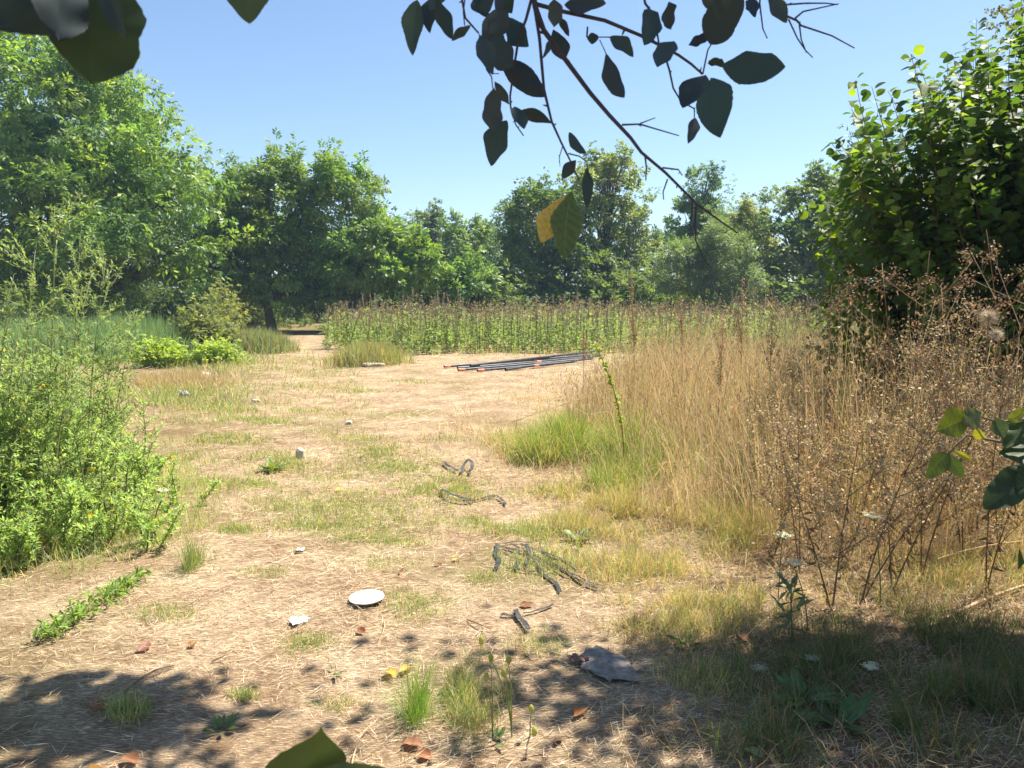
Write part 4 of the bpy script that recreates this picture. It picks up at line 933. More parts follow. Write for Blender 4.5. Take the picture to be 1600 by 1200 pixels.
def grey_weed():
    r = np.random.default_rng(150); x, y = gp(1240, 1010); S = Acc(); L = Acc(); leafy_weed(S, L, np.array([0, 0, -.01]), .32, r, (-.02, 0), nb=10, leaf=.07, col=(.17, .23, .13), dens=.6, stalk=.005)
    o = empty('grey_leafy_weed', (x, y, gz(x, y)), 'upright grey-leaved weed under the white umbels', 'weed'); S.obj('stem', M_WEED, o); L.obj('leaves', M_WEED, o)
    x, y = gp(60, 1005); S = Acc(); L = Acc()     # flattened green weed
    p0 = np.array([0, 0, .02]); q = gp(222, 915); e = np.array([q[0] - x, q[1] - y, .06])
    tube(S, bez(p0, (p0 + e) / 2 + [0, 0, .05], e, 8), np.linspace(.006, .002, 8), (.3, .26, .12), 4)
    k = 620; t = r.uniform(0, 1, k)[:, None]; P = p0 + (e - p0) * t + r.normal(size=(k, 3)) * [.045, .07, .016] * (.4 + 1.2 * vnoise(t * 9, t * 0, 1, 5)) + [0, 0, .025]
    L.inst(scaled(LEAF6, 1, .28, .8), P, frames(rdir(k, r) * .9 + norm(e) * .6, rdir(k, r) + [0, 0, 1]), r.uniform(.02, .06, k), jit((.23, .35, .09), k, r, .35))
    o = empty('flattened_weed', (x, y, gz(x, y)), 'flattened bright green weed lying below the left thicket', 'weed'); S.obj('stem', M_WEED, o); L.obj('leaves', M_WEED, o)
grey_weed()
def bud_stems():
    r = np.random.default_rng(151)
    for (ub, vb, heads, lab) in [(800, 1215, [(795, 1038), (752, 1008), (787, 1058)], 'tall thin stem with pale buds, front middle'), (770, 1180, [(767, 1035), (760, 1065)], 'thin bud stem just left of the tall one'), (828, 1170, [(830, 1115), (835, 1150)], 'short bud stem right of the tall one')]:
        Y = 2.75; b = at(ub, vb, Y); x, y = b[0], b[1]; g = float(gz(x, y)); o = empty('bud_stem', (x, y, g), lab, 'flower'); S = Acc()
        for (u, v) in heads:
            e = at(u, v, Y + r.uniform(-.1, .1)) - [x, y, g]; tube(S, bez([0, 0, 0], e * [.1, .3, .6], e, 8), np.linspace(.003, .0014, 8), (.30, .34, .12), 4)
            H = Acc(); pr = np.array([.003, .009, .011, .008, .003]); tube(H, np.array([e + [0, 0, t] for t in (0, .008, .018, .028, .036)]), pr, (.42, .42, .14), 7); H.obj('bud', M_WEED, o)
        S.obj('stem', M_WEED, o)
bud_stems()
def thistle():
    r = np.random.default_rng(152); p = at(1545, 495, 5.3); b = at(1535, 700, 5.3); S = Acc(); H = Acc(); g = float(gz(b[0], b[1])); e = p - [b[0], b[1], g]
    tube(S, bez([0, 0, 0], e * [.2, 1, .6], e, 6), np.linspace(.006, .003, 6), (.25, .22, .12), 5)
    for c, rad in ((e, .075), (e + [.06, 0, -.12], .06)):
        k = 700; d = rdir(k, r); H.inst(scaled(DIA, 1, .03, .03), np.tile(c, (k, 1)), frames(d, rdir(k, r)), rad * r.uniform(.6, 1.1, k), jit((.58, .52, .42), k, r, .2))
    o = empty('thistle', (b[0], b[1], g), 'fluffy pale thistle seed head by the right edge', 'weed'); S.obj('stem', M_STRAW, o); H.obj('seed_head', M_STRAW, o)
thistle()

# ------------------------------------------------------------------ litter on the ground
def solid(name, polys, mat, parent=None, loc=(0, 0, 0)):
    v, f = polys; me = bpy.data.meshes.new(name); me.from_pydata([tuple(map(float, p)) for p in v], [], [tuple(q) for q in f]); me.update(); me.materials.append(mat); return link(name, me, parent, loc)
def strip_mesh(path, width, thick, twist=0.0, seed=0):
    r = np.random.default_rng(seed); path = np.asarray(path, float); n = len(path); tan = norm(np.gradient(path, axis=0)); up = np.array([0, 0, 1.]); v = []; f = []
    for i in range(n):
        s = norm(np.cross(tan[i], up)); a = twist * math.sin(i * 1.3 + seed); s2 = s * math.cos(a) + up * math.sin(a); nn = np.cross(s2, tan[i]); w = width * (.8 + .3 * r.random()) * .36
        for q in (-s2 * w - nn * thick / 2, s2 * w - nn * thick / 2, s2 * w + nn * thick / 2, -s2 * w + nn * thick / 2): v.append(path[i] + q)
    for i in range(n - 1):
        for j in range(4): k = (j + 1) % 4; f.append((i * 4 + j, i * 4 + k, i * 4 + 4 + k, i * 4 + 4 + j))
    f.append((3, 2, 1, 0)); f.append(tuple((n - 1) * 4 + j for j in range(4))); return v, f
def strip_px(pts, width, lab, seed, lift=.012, mid=0.0, cat='plastic strip', group='black plastic strips', twist=.22, name='plastic_strip'):
    r = np.random.default_rng(seed); P = []
    for (u, v) in pts: x, y = gp(u, v); P.append([x, y, float(gz(x, y)) + lift])
    P = np.array(P); seg = np.r_[0, np.cumsum(np.linalg.norm(np.diff(P, axis=0), axis=1))]; t = np.linspace(0, seg[-1], max(8, int(seg[-1] / .05)))
    Q = np.stack([np.interp(t, seg, P[:, j]) for j in range(3)], -1); Q[:, 0] += np.sin(t * 19 + seed) * .010; Q[:, 1] += np.sin(t * 15 + seed * 2) * .014; Q[:, 2] = gz(Q[:, 0], Q[:, 1]) + lift + np.abs(np.sin(np.linspace(0, 5, len(t)) + seed)) * .006 + mid * np.sin(np.linspace(0, math.pi, len(t)))
    o0 = Q[0].copy(); o = solid(name, strip_mesh(Q - o0, width * .85, .002, twist, seed), M_BLACK, None, o0); tag(o, lab, cat, group); return o
SB = 'black plastic strip '
strip_px([(775, 852), (778, 875), (776, 893)], .05, SB + 'lying upright at the left end of the pile', 1)
strip_px([(783, 851), (800, 848), (832, 849)], .022, SB + 'along the back of the pile', 2)
strip_px([(783, 856), (820, 868), (860, 885), (905, 905), (931, 919)], .035, SB + 'longest of the pile, slanting down to the right', 3)
strip_px([(815, 858), (845, 868), (880, 885), (897, 897)], .03, SB + 'slanting behind the longest one', 4, .03)
strip_px([(824, 858), (827, 875), (824, 890)], .045, SB + 'crossing the middle of the pile', 5, .03)
strip_px([(792, 890), (815, 897), (848, 898)], .025, SB + 'along the front of the pile', 6)
strip_px([(833, 878), (850, 898), (865, 912), (878, 926)], .035, SB + 'twisted, ending nearest in the pile', 7)
strip_px([(808, 880), (806, 893)], .05, SB + 'short stub inside the pile', 8)
strip_px([(845, 868), (870, 880), (890, 892)], .03, SB + 'lying over the right end of the pile', 9, .045)
strip_px([(790, 862), (830, 880), (868, 893), (912, 911)], .016, SB + 'thin strand twisted along the longest one', 21, .03)
strip_px([(786, 870), (812, 862), (838, 860)], .014, SB + 'thin strand inside the back of the pile', 22, .02)
strip_px([(800, 856), (838, 872), (872, 888)], .018, SB + 'narrow, between the longest and the back ones', 23, .02)
strip_px([(852, 884), (868, 890), (884, 902)], .02, SB + 'short, near the right end of the pile', 24, .03)
strip_px([(688, 768), (705, 778), (725, 783), (740, 784)], .05, SB + 'curved, on the green patch behind the pile', 10, .03, .03)
strip_px([(725, 783), (760, 775), (778, 774), (790, 786)], .04, SB + 'bent, right part of the pair on the green patch', 11, .02)
strip_px([(678, 778), (700, 784)], .03, SB + 'short, left of the pair on the green patch', 12)
strip_px([(648, 741), (675, 741), (693, 743)], .03, SB + 'thin, flat and farthest back on the clearing', 13)
strip_px([(692, 724), (703, 729), (713, 736)], .05, 'pale-edged dark strip beside the curled scrap', 14, .03)
strip_px([(722, 740), (730, 728), (740, 732), (733, 740)], .05, 'curled dark scrap farthest back among strips', 15, .04, .05)
strip_px([(784, 962), (800, 964), (813, 962)], .04, SB + 'left arm of the small crossed scraps', 16)
strip_px([(808, 958), (815, 968), (822, 981)], .045, SB + 'nearest arm of the small crossed scraps', 17, .02)
strip_px([(820, 957), (840, 952), (862, 946)], .02, SB + 'grey thin arm pointing right of the small crossed scraps', 18)

def pipes():
    r = np.random.default_rng(160)
    data = [((700, 576), (935, 556)), ((715, 578), (930, 560)), ((722, 580), (925, 564)), ((735, 577), (940, 553)), ((752, 581), (900, 568)), ((790, 579), (945, 557))]
    L = ['black irrigation pipe at the back of the bundle', 'black irrigation pipe with orange end, second in the bundle', 'front black pipe of the bundle', 'black pipe lying on top of the bundle', 'shorter black pipe in front of the bundle', 'black pipe sticking out at right of the bundle']
    for i, (a, b) in enumerate(data):
        p = np.array(gp(*a)); q = np.array(gp(*b)); z = .036 + (.056 if i in (3,) else 0) + r.uniform(0, .02)
        mid = (p + q) / 2 + r.normal(size=2) * .12; path = bez([*p, z + gz(*p)], [*mid, z + .03 + gz(*mid)], [*q, z + .02 + gz(*q)], 12); o0 = path[0].copy()
        o = empty('irrigation_pipe', o0, L[i], 'pipe', 'irrigation pipes'); A = Acc(); tube(A, path - o0, .030, (1, 1, 1), 10); A.obj('pipe', M_PIPE, o)
        E = Acc(); d = norm(path[1] - path[0]); e0 = np.zeros(3)
        if i in (0, 2, 4): tube(E, np.array([e0 - d * .12, e0 - d * .11, e0 + d * .07]), [.027, .033, .034], (1, 1, 1), 10); E.obj('end_cap', M_ORANGE, o)
        if i in (1, 4):
            c = path[6] - o0; E = Acc(); d = norm(path[7] - path[6]); tube(E, np.array([c - d * .08, c + d * .08]), .034, (1, 1, 1), 10); E.obj('coupling', M_ORANGE, o)
pipes()
def plate():
    x, y = gp(573, 941); v = []; f = []; n = 36; prof = [(0, .008), (.045, .008), (.058, .012), (.072, .017), (.078, .017), (.078, .013), (.060, .004), (0, .003)]
    prof = [(a * 1.2, b) for a, b in prof]
    for (rr, z) in prof:
        for j in range(n): a = 2 * math.pi * j / n; v.append((rr * math.cos(a) + (1e-4 * math.cos(a) if rr == 0 else 0), rr * math.sin(a) + (1e-4 * math.sin(a) if rr == 0 else 0), z))
    for i in range(len(prof) - 1):
        for j in range(n): k = (j + 1) % n; f.append((i * n + j, i * n + k, i * n + n + k, i * n + n + j))
    f.append(tuple(range(n))[::-1]); o = solid('plastic_plate', (v, f), M_WHITE, None, (x, y, float(gz(x, y)) + .008)); o.rotation_euler = (.04, -.03, 0); tag(o, 'white round plastic plate lying on the straw', 'plate')
plate()
def scrap(name, label, cat, u, v, w, h, mat, seed, bulge=.02, nx=9, ny=7, rot=0.0, crumple=.5):
    r = np.random.default_rng(seed); x, y = gp(u, v); V = []; F = []
    a = np.linspace(-.5, .5, nx); b = np.linspace(-.5, .5, ny)
    ph = r.uniform(0, 6, 4)
    for layer in (1, 0):
        for j in b:
            for i in a:
                k = 1 - .35 * (abs(2 * i) ** 3 * abs(2 * j) ** 2) - .18 * math.sin(5 * i + ph[0]) * abs(2 * j) ** 2
                z = bulge * (abs(math.sin(7 * i + 3 * j + ph[1])) * crumple + abs(math.sin(9 * j - 4 * i + ph[2])) * crumple) + .004
                rg = 1 + .16 * (float(vnoise(i * 9 + 7, j * 9 + 7, 1, seed)) - .5) * (max(abs(i), abs(j)) * 2) ** 4 * 3; V.append((i * w * k * rg, j * h * (1 + .2 * math.sin(6 * i + ph[3])) * rg, z + layer * .003))
    m = nx * ny
    for L in (0, 1):
        for j in range(ny - 1):
            for i in range(nx - 1):
                q = (L * m + j * nx + i, L * m + j * nx + i + 1, L * m + (j + 1) * nx + i + 1, L * m + (j + 1) * nx + i); F.append(q if L == 0 else q[::-1])
    bd = [j for j in range(nx)] + [j * nx + nx - 1 for j in range(1, ny)] + [(ny - 1) * nx + i for i in range(nx - 2, -1, -1)] + [j * nx for j in range(ny - 2, 0, -1)]
    for i in range(len(bd)): p, q = bd[i], bd[(i + 1) % len(bd)]; F.append((q, p, p + m, q + m))
    o = solid(name, (V, F), mat, None, (x, y, float(gz(x, y)) + .006)); o.rotation_euler = (0, 0, rot); return tag(o, label, cat)
scrap('paper_scrap', 'white crumpled paper scrap left of the round lid', 'paper', 467, 967, .09, .09, M_PAPER, 3, .006, rot=.4)
scrap('grey_cloth', 'grey rumpled cloth lying in the dappled shade', 'cloth', 948, 1036, .21, .30, M_CLOTH, 4, .009, 18, 18, rot=.5)
scrap('brown_cloth', 'small reddish brown scrap at left corner of grey cloth', 'cloth', 903, 1029, .10, .06, M_REDCL, 5, .03, rot=-.2)
scrap('plastic_bag', 'crumpled white litter among grass at the far left', 'litter', 288, 627, .13, .16, M_WHITE, 6, .09, 12, 12, rot=.8, crumple=.9)
scrap('paper_litter', 'pale flat litter beside the weed mass', 'litter', 258, 768, .16, .13, M_PAPER, 7, .012, rot=.2)
scrap('white_litter', 'tiny white litter speck on the mid clearing', 'litter', 470, 868, .05, .05, M_WHITE, 8, .012, rot=.2)
scrap('plastic_shred', 'small white shred at the edge of the dry grass', 'litter', 952, 602, .16, .2, M_WHITE, 9, .1, rot=.2, crumple=.9)
def stone(u, v, sx, sy, sz, lab, seed, mat=None, name='stone', cat='stone'):
    import bmesh
    r = np.random.default_rng(seed); bm = bmesh.new(); bmesh.ops.create_icosphere(bm, subdivisions=2, radius=1)
    for q in bm.verts:
        c = np.array(q.co); n = 1 + .35 * (vnoise(c[0] * 2 + 9, c[1] * 2 + c[2] * 1.7, 1, seed) - .5) * 1.4; cc = np.sign(c) * np.abs(c) ** .75 * n; q.co = (cc[0] * sx, cc[1] * sy, cc[2] * sz)
    me = bpy.data.meshes.new(name); bm.to_mesh(me); bm.free(); me.materials.append(mat or M_STONE); x, y = gp(u, v); o = link(name, me, None, (x, y, float(gz(x, y)) + sz * .55)); o.rotation_euler = (0, 0, r.uniform(0, 6)); tag(o, lab, cat)
stone(470, 718, .05, .05, .075, 'upright pale stone beside the low leafy plant', 1)
stone(545, 665, .055, .045, .03, 'small pale stone in mid clearing', 2)
stone(585, 572, .28, .2, .06, 'flat pale stone before the grass clump', 3)
stone(400, 628, .06, .05, .03, 'small pale stone near the left grass', 4)
stone(320, 590, .2, .16, .1, 'pale stone half hidden in the dry clump', 5)

def dry_leaf(u, v, L, col, lab, seed, lift=.012):
    r = np.random.default_rng(seed); A = Acc(); t = broad_leaf_tpl(.03, 9, seed=seed + 400); tv = t[0].copy(); tv[:, 2] += .25 * tv[:, 1] ** 2 * 4 * r.uniform(.4, 1.2) + .12 * tv[:, 0] ** 2
    a = r.uniform(0, 6.28); x, y = gp(u, v); A.inst((tv * [1, .6, .6], t[1]), np.zeros((1, 3)), frames(np.array([[math.cos(a), math.sin(a), .1]]), np.array([[r.normal() * .3, r.normal() * .3, 1.]])), L, col); o = A.obj('fallen_leaf', M_LEAFFG); o.location = (x, y, float(gz(x, y)) + lift); tag(o, lab, 'leaf', 'fallen leaves')
BR = (.26, .11, .05)
for i, (u, v, L, c, lab) in enumerate([(605, 1042, .085, (.55, .44, .06), 'yellow fallen leaf left of the bright grass tuft'), (643, 1038, .075, (.52, .32, .07), 'ochre fallen leaf behind the bright grass tuft'), (570, 990, .06, (.22, .09, .04), 'dark brown fallen leaf below the white lid'),
        (625, 902, .07, BR, 'brown fallen leaf behind the white lid'), (812, 946, .075, BR, 'curled red-brown leaf over the small crossed scraps'), (905, 1098, .085, (.36, .15, .05), 'rust fallen leaf in the dappled shade below the cloth'), (160, 1104, .09, (.30, .12, .06), 'rusty fallen leaf in the lower left shade'),
        (215, 1018, .09, (.24, .11, .07), 'dark rust leaf left of centre foreground'), (295, 1010, .06, (.28, .15, .05), 'small brown leaf beside the dark rust leaf'), (628, 1150, .09, (.34, .17, .10), 'pinkish brown leaf below the bright tuft'), (675, 1172, .07, (.34, .16, .08), 'tan leaf near bottom, right of the pinkish brown one'),
        (215, 1180, .075, (.32, .15, .08), 'rusty leaf at the bottom left edge'), (140, 1185, .09, (.34, .18, .09), 'tan leaf at the bottom left corner'), (1165, 1005, .08, (.36, .16, .08), 'rusty leaf on the verge'), (1515, 885, .09, (.40, .24, .14), 'pale brown leaf under the right weeds'),
        (523, 768, .07, (.60, .48, .06), 'small yellow leaf on the green patch'), (715, 873, .05, (.62, .52, .10), 'tiny yellow leaf left of the strip pile'), (1195, 1188, .085, (.40, .46, .22), 'pale green fallen leaf at the bottom right'), (768, 833, .06, (.30, .06, .08), 'tiny dark red scrap of leaf on the straw'),
        (985, 1100, .07, (.44, .25, .15), 'pale tan leaf right of the rust leaf'), (690, 885, .05, BR, 'brown leaf speck beside the tiny yellow leaf'), (395, 835, .05, (.2, .12, .08), 'small dark leaf in mid left clearing'), (880, 1140, .06, (.3, .17, .1), 'dull leaf in the bottom shade'), (1120, 930, .07, (.34, .17, .09), 'dull brown leaf at verge edge')]):
    dry_leaf(u, v, L, c, lab, 500 + i)
def sticks():
    r = np.random.default_rng(170)
    for (a, b, rad, lab) in [((190, 1082), (272, 1038), .006, 'thin dark stick in the lower left'), ((548, 1190), (578, 1130), .004, 'pale straw stick beside the front leaf'), ((330, 1030), (355, 1022), .004, 'short dark twig left of centre'), ((600, 970), (588, 1010), .003, 'upright straw leaning below the lid'), ((730, 968), (768, 982), .004, 'short brown twig left of small scraps'),
                             ((1450, 985), (1600, 915), .012, 'pale bundle-like fallen branch at the right edge'), ((560, 960), (640, 1000), .002, 'fine straw below the white lid'), ((935, 1085), (950, 1155), .003, 'curved twig below the grey cloth')]:
        p = np.array(gp(*a)); q = np.array(gp(*b)); A = Acc(); m = (p + q) / 2; pts = bez([*p, gz(*p) + rad + .004], [m[0] + r.normal() * .03, m[1] + r.normal() * .03, gz(*m) + rad + .03], [*q, gz(*q) + rad + .01], 8); o0 = pts[0].copy()
        tube(A, pts - o0, np.linspace(rad, rad * .5, 8), (.22, .15, .09) if 'dark' in lab or 'twig' in lab or 'brown' in lab else (.50, .36, .20), 5); o = A.obj('stick', M_BARK); o.location = o0; tag(o, lab, 'stick')
sticks()

# ------------------------------------------------------------------ overhanging trees in the foreground
def fg_leaf(parent, b, t, wpx, Yb, Yt, col, seed, serr=.0, roll=None, name='leaf', mat=None, taper=.12, wpos=None):
    r = np.random.default_rng(seed); P0 = at(*b, Yb); P1 = at(*t, Yt); d = P1 - P0; L = np.linalg.norm(d); view = norm((P0 + P1) / 2 - np.array([0, 0, CAM_H]))
    side = norm(np.cross(d, view)); n = np.cross(norm(d), side); a = r.uniform(-.75, .75) if roll is None else roll
    s2 = side * math.cos(a) + n * math.sin(a); W = wpx * (Yb + Yt) / 2 / 1200 / max(.5, math.cos(a))
    nrm = np.cross(norm(d), s2); up = nrm if nrm[2] > 0 else -nrm
    tpl = broad_leaf_tpl(serr, 26 if serr < .04 else 34, seed=seed, wpos=wpos or r.uniform(.44, .58), taper=taper); A = Acc()
    A.inst((tpl[0] * np.array([L, W, L * .55]), tpl[1]) + ((tpl[2],) if mat is not None else ()), np.zeros((1, 3)), frames(d[None], up[None]), 1.0, col)
    pl = np.array(parent.location); o = A.obj(name, mat or M_DARKLEAF, parent); o.location = P0 - pl; return o
def plum():
    r = np.random.default_rng(180); base = np.array([4.3, 1.8, 0.]); root = empty('plum_tree', base, 'overhanging fruit tree whose dark twigs and leaves hang across the top', 'tree')
    T = Acc(); dark = (.05, .04, .045); tube(T, bez([0, 0, -.15], [.1, .05, 1.2], [-.1, .1, 2.5], 8), np.linspace(.13, .085, 8), (.13, .11, .10), 10); T.obj('trunk', M_BARK, root)
    B = Acc(); fork = np.array([-.1, .1, 2.45])
    hub = at(828, -60, 1.12) - base; hub2 = at(1230, -120, 1.15) - base; hub3 = at(735, -70, 1.05) - base
    over = np.array([-3.6, -.5, 2.95])
    tube(B, np.vstack([bez(fork, [-1.5, -.4, 3.4], over, 9)]), np.linspace(.05, .014, 9), dark, 7)
    tube(B, bez(over, hub + [0, 0, .3], hub, 6), np.linspace(.012, .005, 6), dark, 6); tube(B, bez(over, hub2 + [-.1, 0, .35], hub2, 6), np.linspace(.01, .004, 6), dark, 6); tube(B, bez(over, hub3 + [0, 0, .3], hub3, 6), np.linspace(.01, .004, 6), dark, 6)
    ends = [np.array(e) - base for e in [(3.9, 4.85, 4.7), (2.6, 4.9, 4.6), (4.9, 4.85, 4.8), (3.3, 4.95, 4.7), (5.3, 4.8, 4.7), (.6, 4.6, 4.6), (4.2, 4.8, 4.6), (1.5, 2.3, 4.4), (3.5, 4.6, 4.6), (4.6, 4.8, 4.9), (5.5, 4.85, 4.9)]]
    for e in ends: tube(B, bez(fork, (fork + e) / 2 + [0, 0, .5], e, 8), np.linspace(.05, .012, 8), dark, 6)
    def tw(pts, Y0, Y1, r0, r1):
        Y = np.linspace(Y0, Y1, len(pts)); p = np.array([at(u, v, y) for (u, v), y in zip(pts, Y)]) - base
        rr = np.linspace(r0, r1, len(pts)); tube(B, p, rr, dark, 6)
        for i in range(len(p) - 1):     # spurs and buds along the twig
            if r.random() < .8:
                q = p[i] + (p[i + 1] - p[i]) * r.random(); d = rdir(1, r)[0] * rr[i] * r.uniform(2.5, 5); tube(B, np.array([q, q + d * .6, q + d]), [rr[i] * .7, rr[i] * .55, rr[i] * .2], dark, 4)
    k = .00100
    tw([(828, -60), (836, 10), (850, 48), (890, 102), (922, 145), (952, 180), (985, 215), (1002, 238), (1040, 270), (1090, 320), (1125, 345), (1152, 364)], 1.12, 1.02, 4.2 * k, 1.0 * k)
    tw([(834, 2), (843, 60), (850, 140), (862, 190), (878, 225), (893, 255), (905, 282)], 1.11, 1.06, 2.6 * k, .9 * k)
    tw([(830, 0), (822, 30), (810, 62), (804, 100), (797, 150), (798, 168), (806, 195), (818, 212)], 1.11, 1.08, 2.4 * k, .8 * k)
    tw([(836, 6), (880, 18), (945, 32), (1000, 55), (1030, 70), (1060, 86), (1080, 100), (1098, 116)], 1.12, 1.15, 3.0 * k, 1.6 * k)
    tw([(1000, -40), (1008, 5), (1022, 25), (1030, 70)], 1.2, 1.14, 2.2 * k, 1.3 * k)
    tw([(1037, 80), (1046, 110), (1052, 138), (1064, 158), (1085, 170)], 1.14, 1.12, 1.6 * k, 1.0 * k)
    tw([(1085, 170), (1085, 186)], 1.12, 1.12, 1.0 * k, .7 * k)
    tw([(1098, 116), (1106, 78), (1112, 68)], 1.15, 1.14, 1.2 * k, .9 * k)
    tw([(1230, -120), (1190, -40), (1187, 5), (1192, 45), (1199, 60)], 1.15, 1.15, 1.8 * k, .7 * k)
    tw([(1230, -120), (1215, -10), (1222, 22), (1245, 32), (1252, 40), (1300, 56), (1335, 75)], 1.15, 1.2, 2.4 * k, .9 * k)
    tw([(1243, 28), (1255, 18), (1278, 13), (1310, 6)], 1.16, 1.2, 1.5 * k, .8 * k)
    tw([(1218, 8), (1260, 5), (1290, 5), (1308, 7)], 1.15, 1.2, 1.4 * k, .8 * k)
    tw([(1232, 30), (1246, 60), (1258, 78), (1270, 90)], 1.15, 1.14, 1.2 * k, .7 * k); tw([(1249, 38), (1252, 62), (1260, 82)], 1.16, 1.15, 1.2 * k, .8 * k)
    tw([(972, 195), (1000, 194), (1030, 203), (1061, 212)], 1.08, 1.04, 1.4 * k, .7 * k); tw([(1000, 193), (1024, 184)], 1.07, 1.06, .9 * k, .6 * k)
    tw([(1008, 245), (1010, 262), (1009, 282)], 1.06, 1.05, 1.3 * k, .8 * k); tw([(1035, 262), (1060, 265), (1066, 274)], 1.05, 1.04, 1.2 * k, .8 * k); tw([(1043, 280), (1036, 300), (1037, 312)], 1.05, 1.05, 1.1 * k, .7 * k)
    tw([(1088, 318), (1086, 345), (1087, 375), (1098, 402), (1110, 418)], 1.03, .98, 1.5 * k, .7 * k); tw([(1082, 312), (1080, 345), (1078, 370)], 1.03, 1.0, 1.2 * k, .7 * k)
    tw([(735, -70), (722, 0), (727, 28), (748, 52)], 1.05, 1.06, 1.8 * k, 1.2 * k); tw([(735, -70), (724, 18), (726, 40)], 1.05, 1.05, 1.2 * k, .8 * k)
    tw([(828, -60), (784, -5), (772, 40), (758, 82), (760, 108), (768, 120), (770, 138)], 1.12, 1.08, 1.8 * k, .8 * k); tw([(767, 115), (780, 115)], 1.09, 1.09, .7 * k, .6 * k)
    tw([(888, 240), (905, 244), (916, 252)], 1.07, 1.06, 1.0 * k, .8 * k); tw([(880, 226), (874, 245), (875, 260)], 1.07, 1.06, .8 * k, .5 * k); tw([(917, 58), (918, 42)], 1.13, 1.13, 1.3 * k, 1.3 * k); tw([(936, 58), (955, 58)], 1.13, 1.13, .8 * k, .8 * k); tw([(937, 62), (947, 84)], 1.13, 1.13, .7 * k, .7 * k)
    tw([(735, -70), (690, -60), (650, -20), (652, 4)], 1.05, 1.05, 1.6 * k, .8 * k); tw([(690, -60), (675, 0)], 1.05, 1.05, 1.2 * k, .8 * k)
    B.obj('limbs', M_BARK, root)
    dk = (.042, .062, .066)
    LV = [((652, 0), (642, 86), 34), ((674, -4), (670, 48), 28), ((680, -6), (704, 63), 26), ((735, 40), (706, 62), 15), ((742, -4), (764, 25), 24), ((795, -6), (770, 15), 24), ((795, 17), (755, 64), 46), ((792, 27), (825, 72), 36), ((748, 54), (768, 110), 30), ((760, 58), (808, 104), 52),
          ((783, 97), (848, 152), 46), ((772, 136), (772, 207), 36), ((792, 188), (763, 259), 40), ((772, 126), (797, 163), 16), ((803, 167), (820, 198), 24), ((812, 172), (861, 188), 21), ((864, 46), (882, 93), 32), ((860, 62), (851, 90), 9), ((872, 25), (889, 57), 13), ((882, 8), (946, 4), 34), ((866, -2), (868, 42), 28),
          ((936, 58), (917, 60), 18), ((954, 57), (989, 86), 24), ((947, 84), (970, 153), 33), ((889, 207), (914, 240), 18), ((900, 250), (878, 280), 20), ((917, 260), (917, 322), 20), ((1027, 18), (1012, 66), 38), ((1049, 46), (1041, 2), 26), ((1052, 64), (1026, 101), 36), ((1110, 70), (1160, -20), 66), ((1109, 56), (1075, 70), 18),
          ((1128, 103), (1226, 98), 56), ((1130, 104), (1106, 92), 18), ((1102, 117), (1066, 163), 44), ((1110, 122), (1122, 214), 62), ((1086, 184), (1077, 221), 20), ((1172, -4), (1180, 21), 22), ((1200, -6), (1230, 34), 24), ((1095, -20), (1125, 12), 34), ((770, -10), (800, 20), 30), ((745, 10), (775, -12), 24), ((700, -20), (672, 14), 26)]
    for i, (b, t, w) in enumerate(LV):
        Y = 1.08 + .06 * math.sin(i * 2.1); fg_leaf(root, b, t, w * .88, Y, Y + r.uniform(-.05, .03), jit(dk, 1, r, .2)[0], 600 + i, .006)
    o = fg_leaf(root, (888, 303), (846, 376), 42, 1.03, .99, (.50, .36, .09), 690, .02, .3, mat=M_LEAFFG); o['label'] = 'yellowed leaf with brown specks'
    fg_leaf(root, (893, 298), (884, 402), 46, 1.01, .97, (.085, .125, .045), 691, .02, -.2, mat=M_LEAFFG)
    # the rest of its crown, above the frame, shades the foreground
    A = Acc()
    for j, e in enumerate(ends):
        n = [1700, 420, 1800, 800, 1500, 420, 1700, 1300, 1500, 1900, 1600][j]; P = e + r.normal(size=(n, 3)) * (np.array([.26, .10, .10]) if j == 5 else np.array([.5, .25, .22])); P[:, 2] = np.maximum(P[:, 2], 1.6 + .42 * (P[:, 1] + base[1]) + .15)
        A.inst(scaled(DIA, 1, .75, .8), P, frames(rdir(n, r), np.tile([0, 0, 1.], (n, 1)) + r.normal(size=(n, 3)) * .5), r.uniform(.075, .125, n), jit((.07, .12, .04), n, r))
    A.obj('crown', M_LEAFFG, root)
plum()
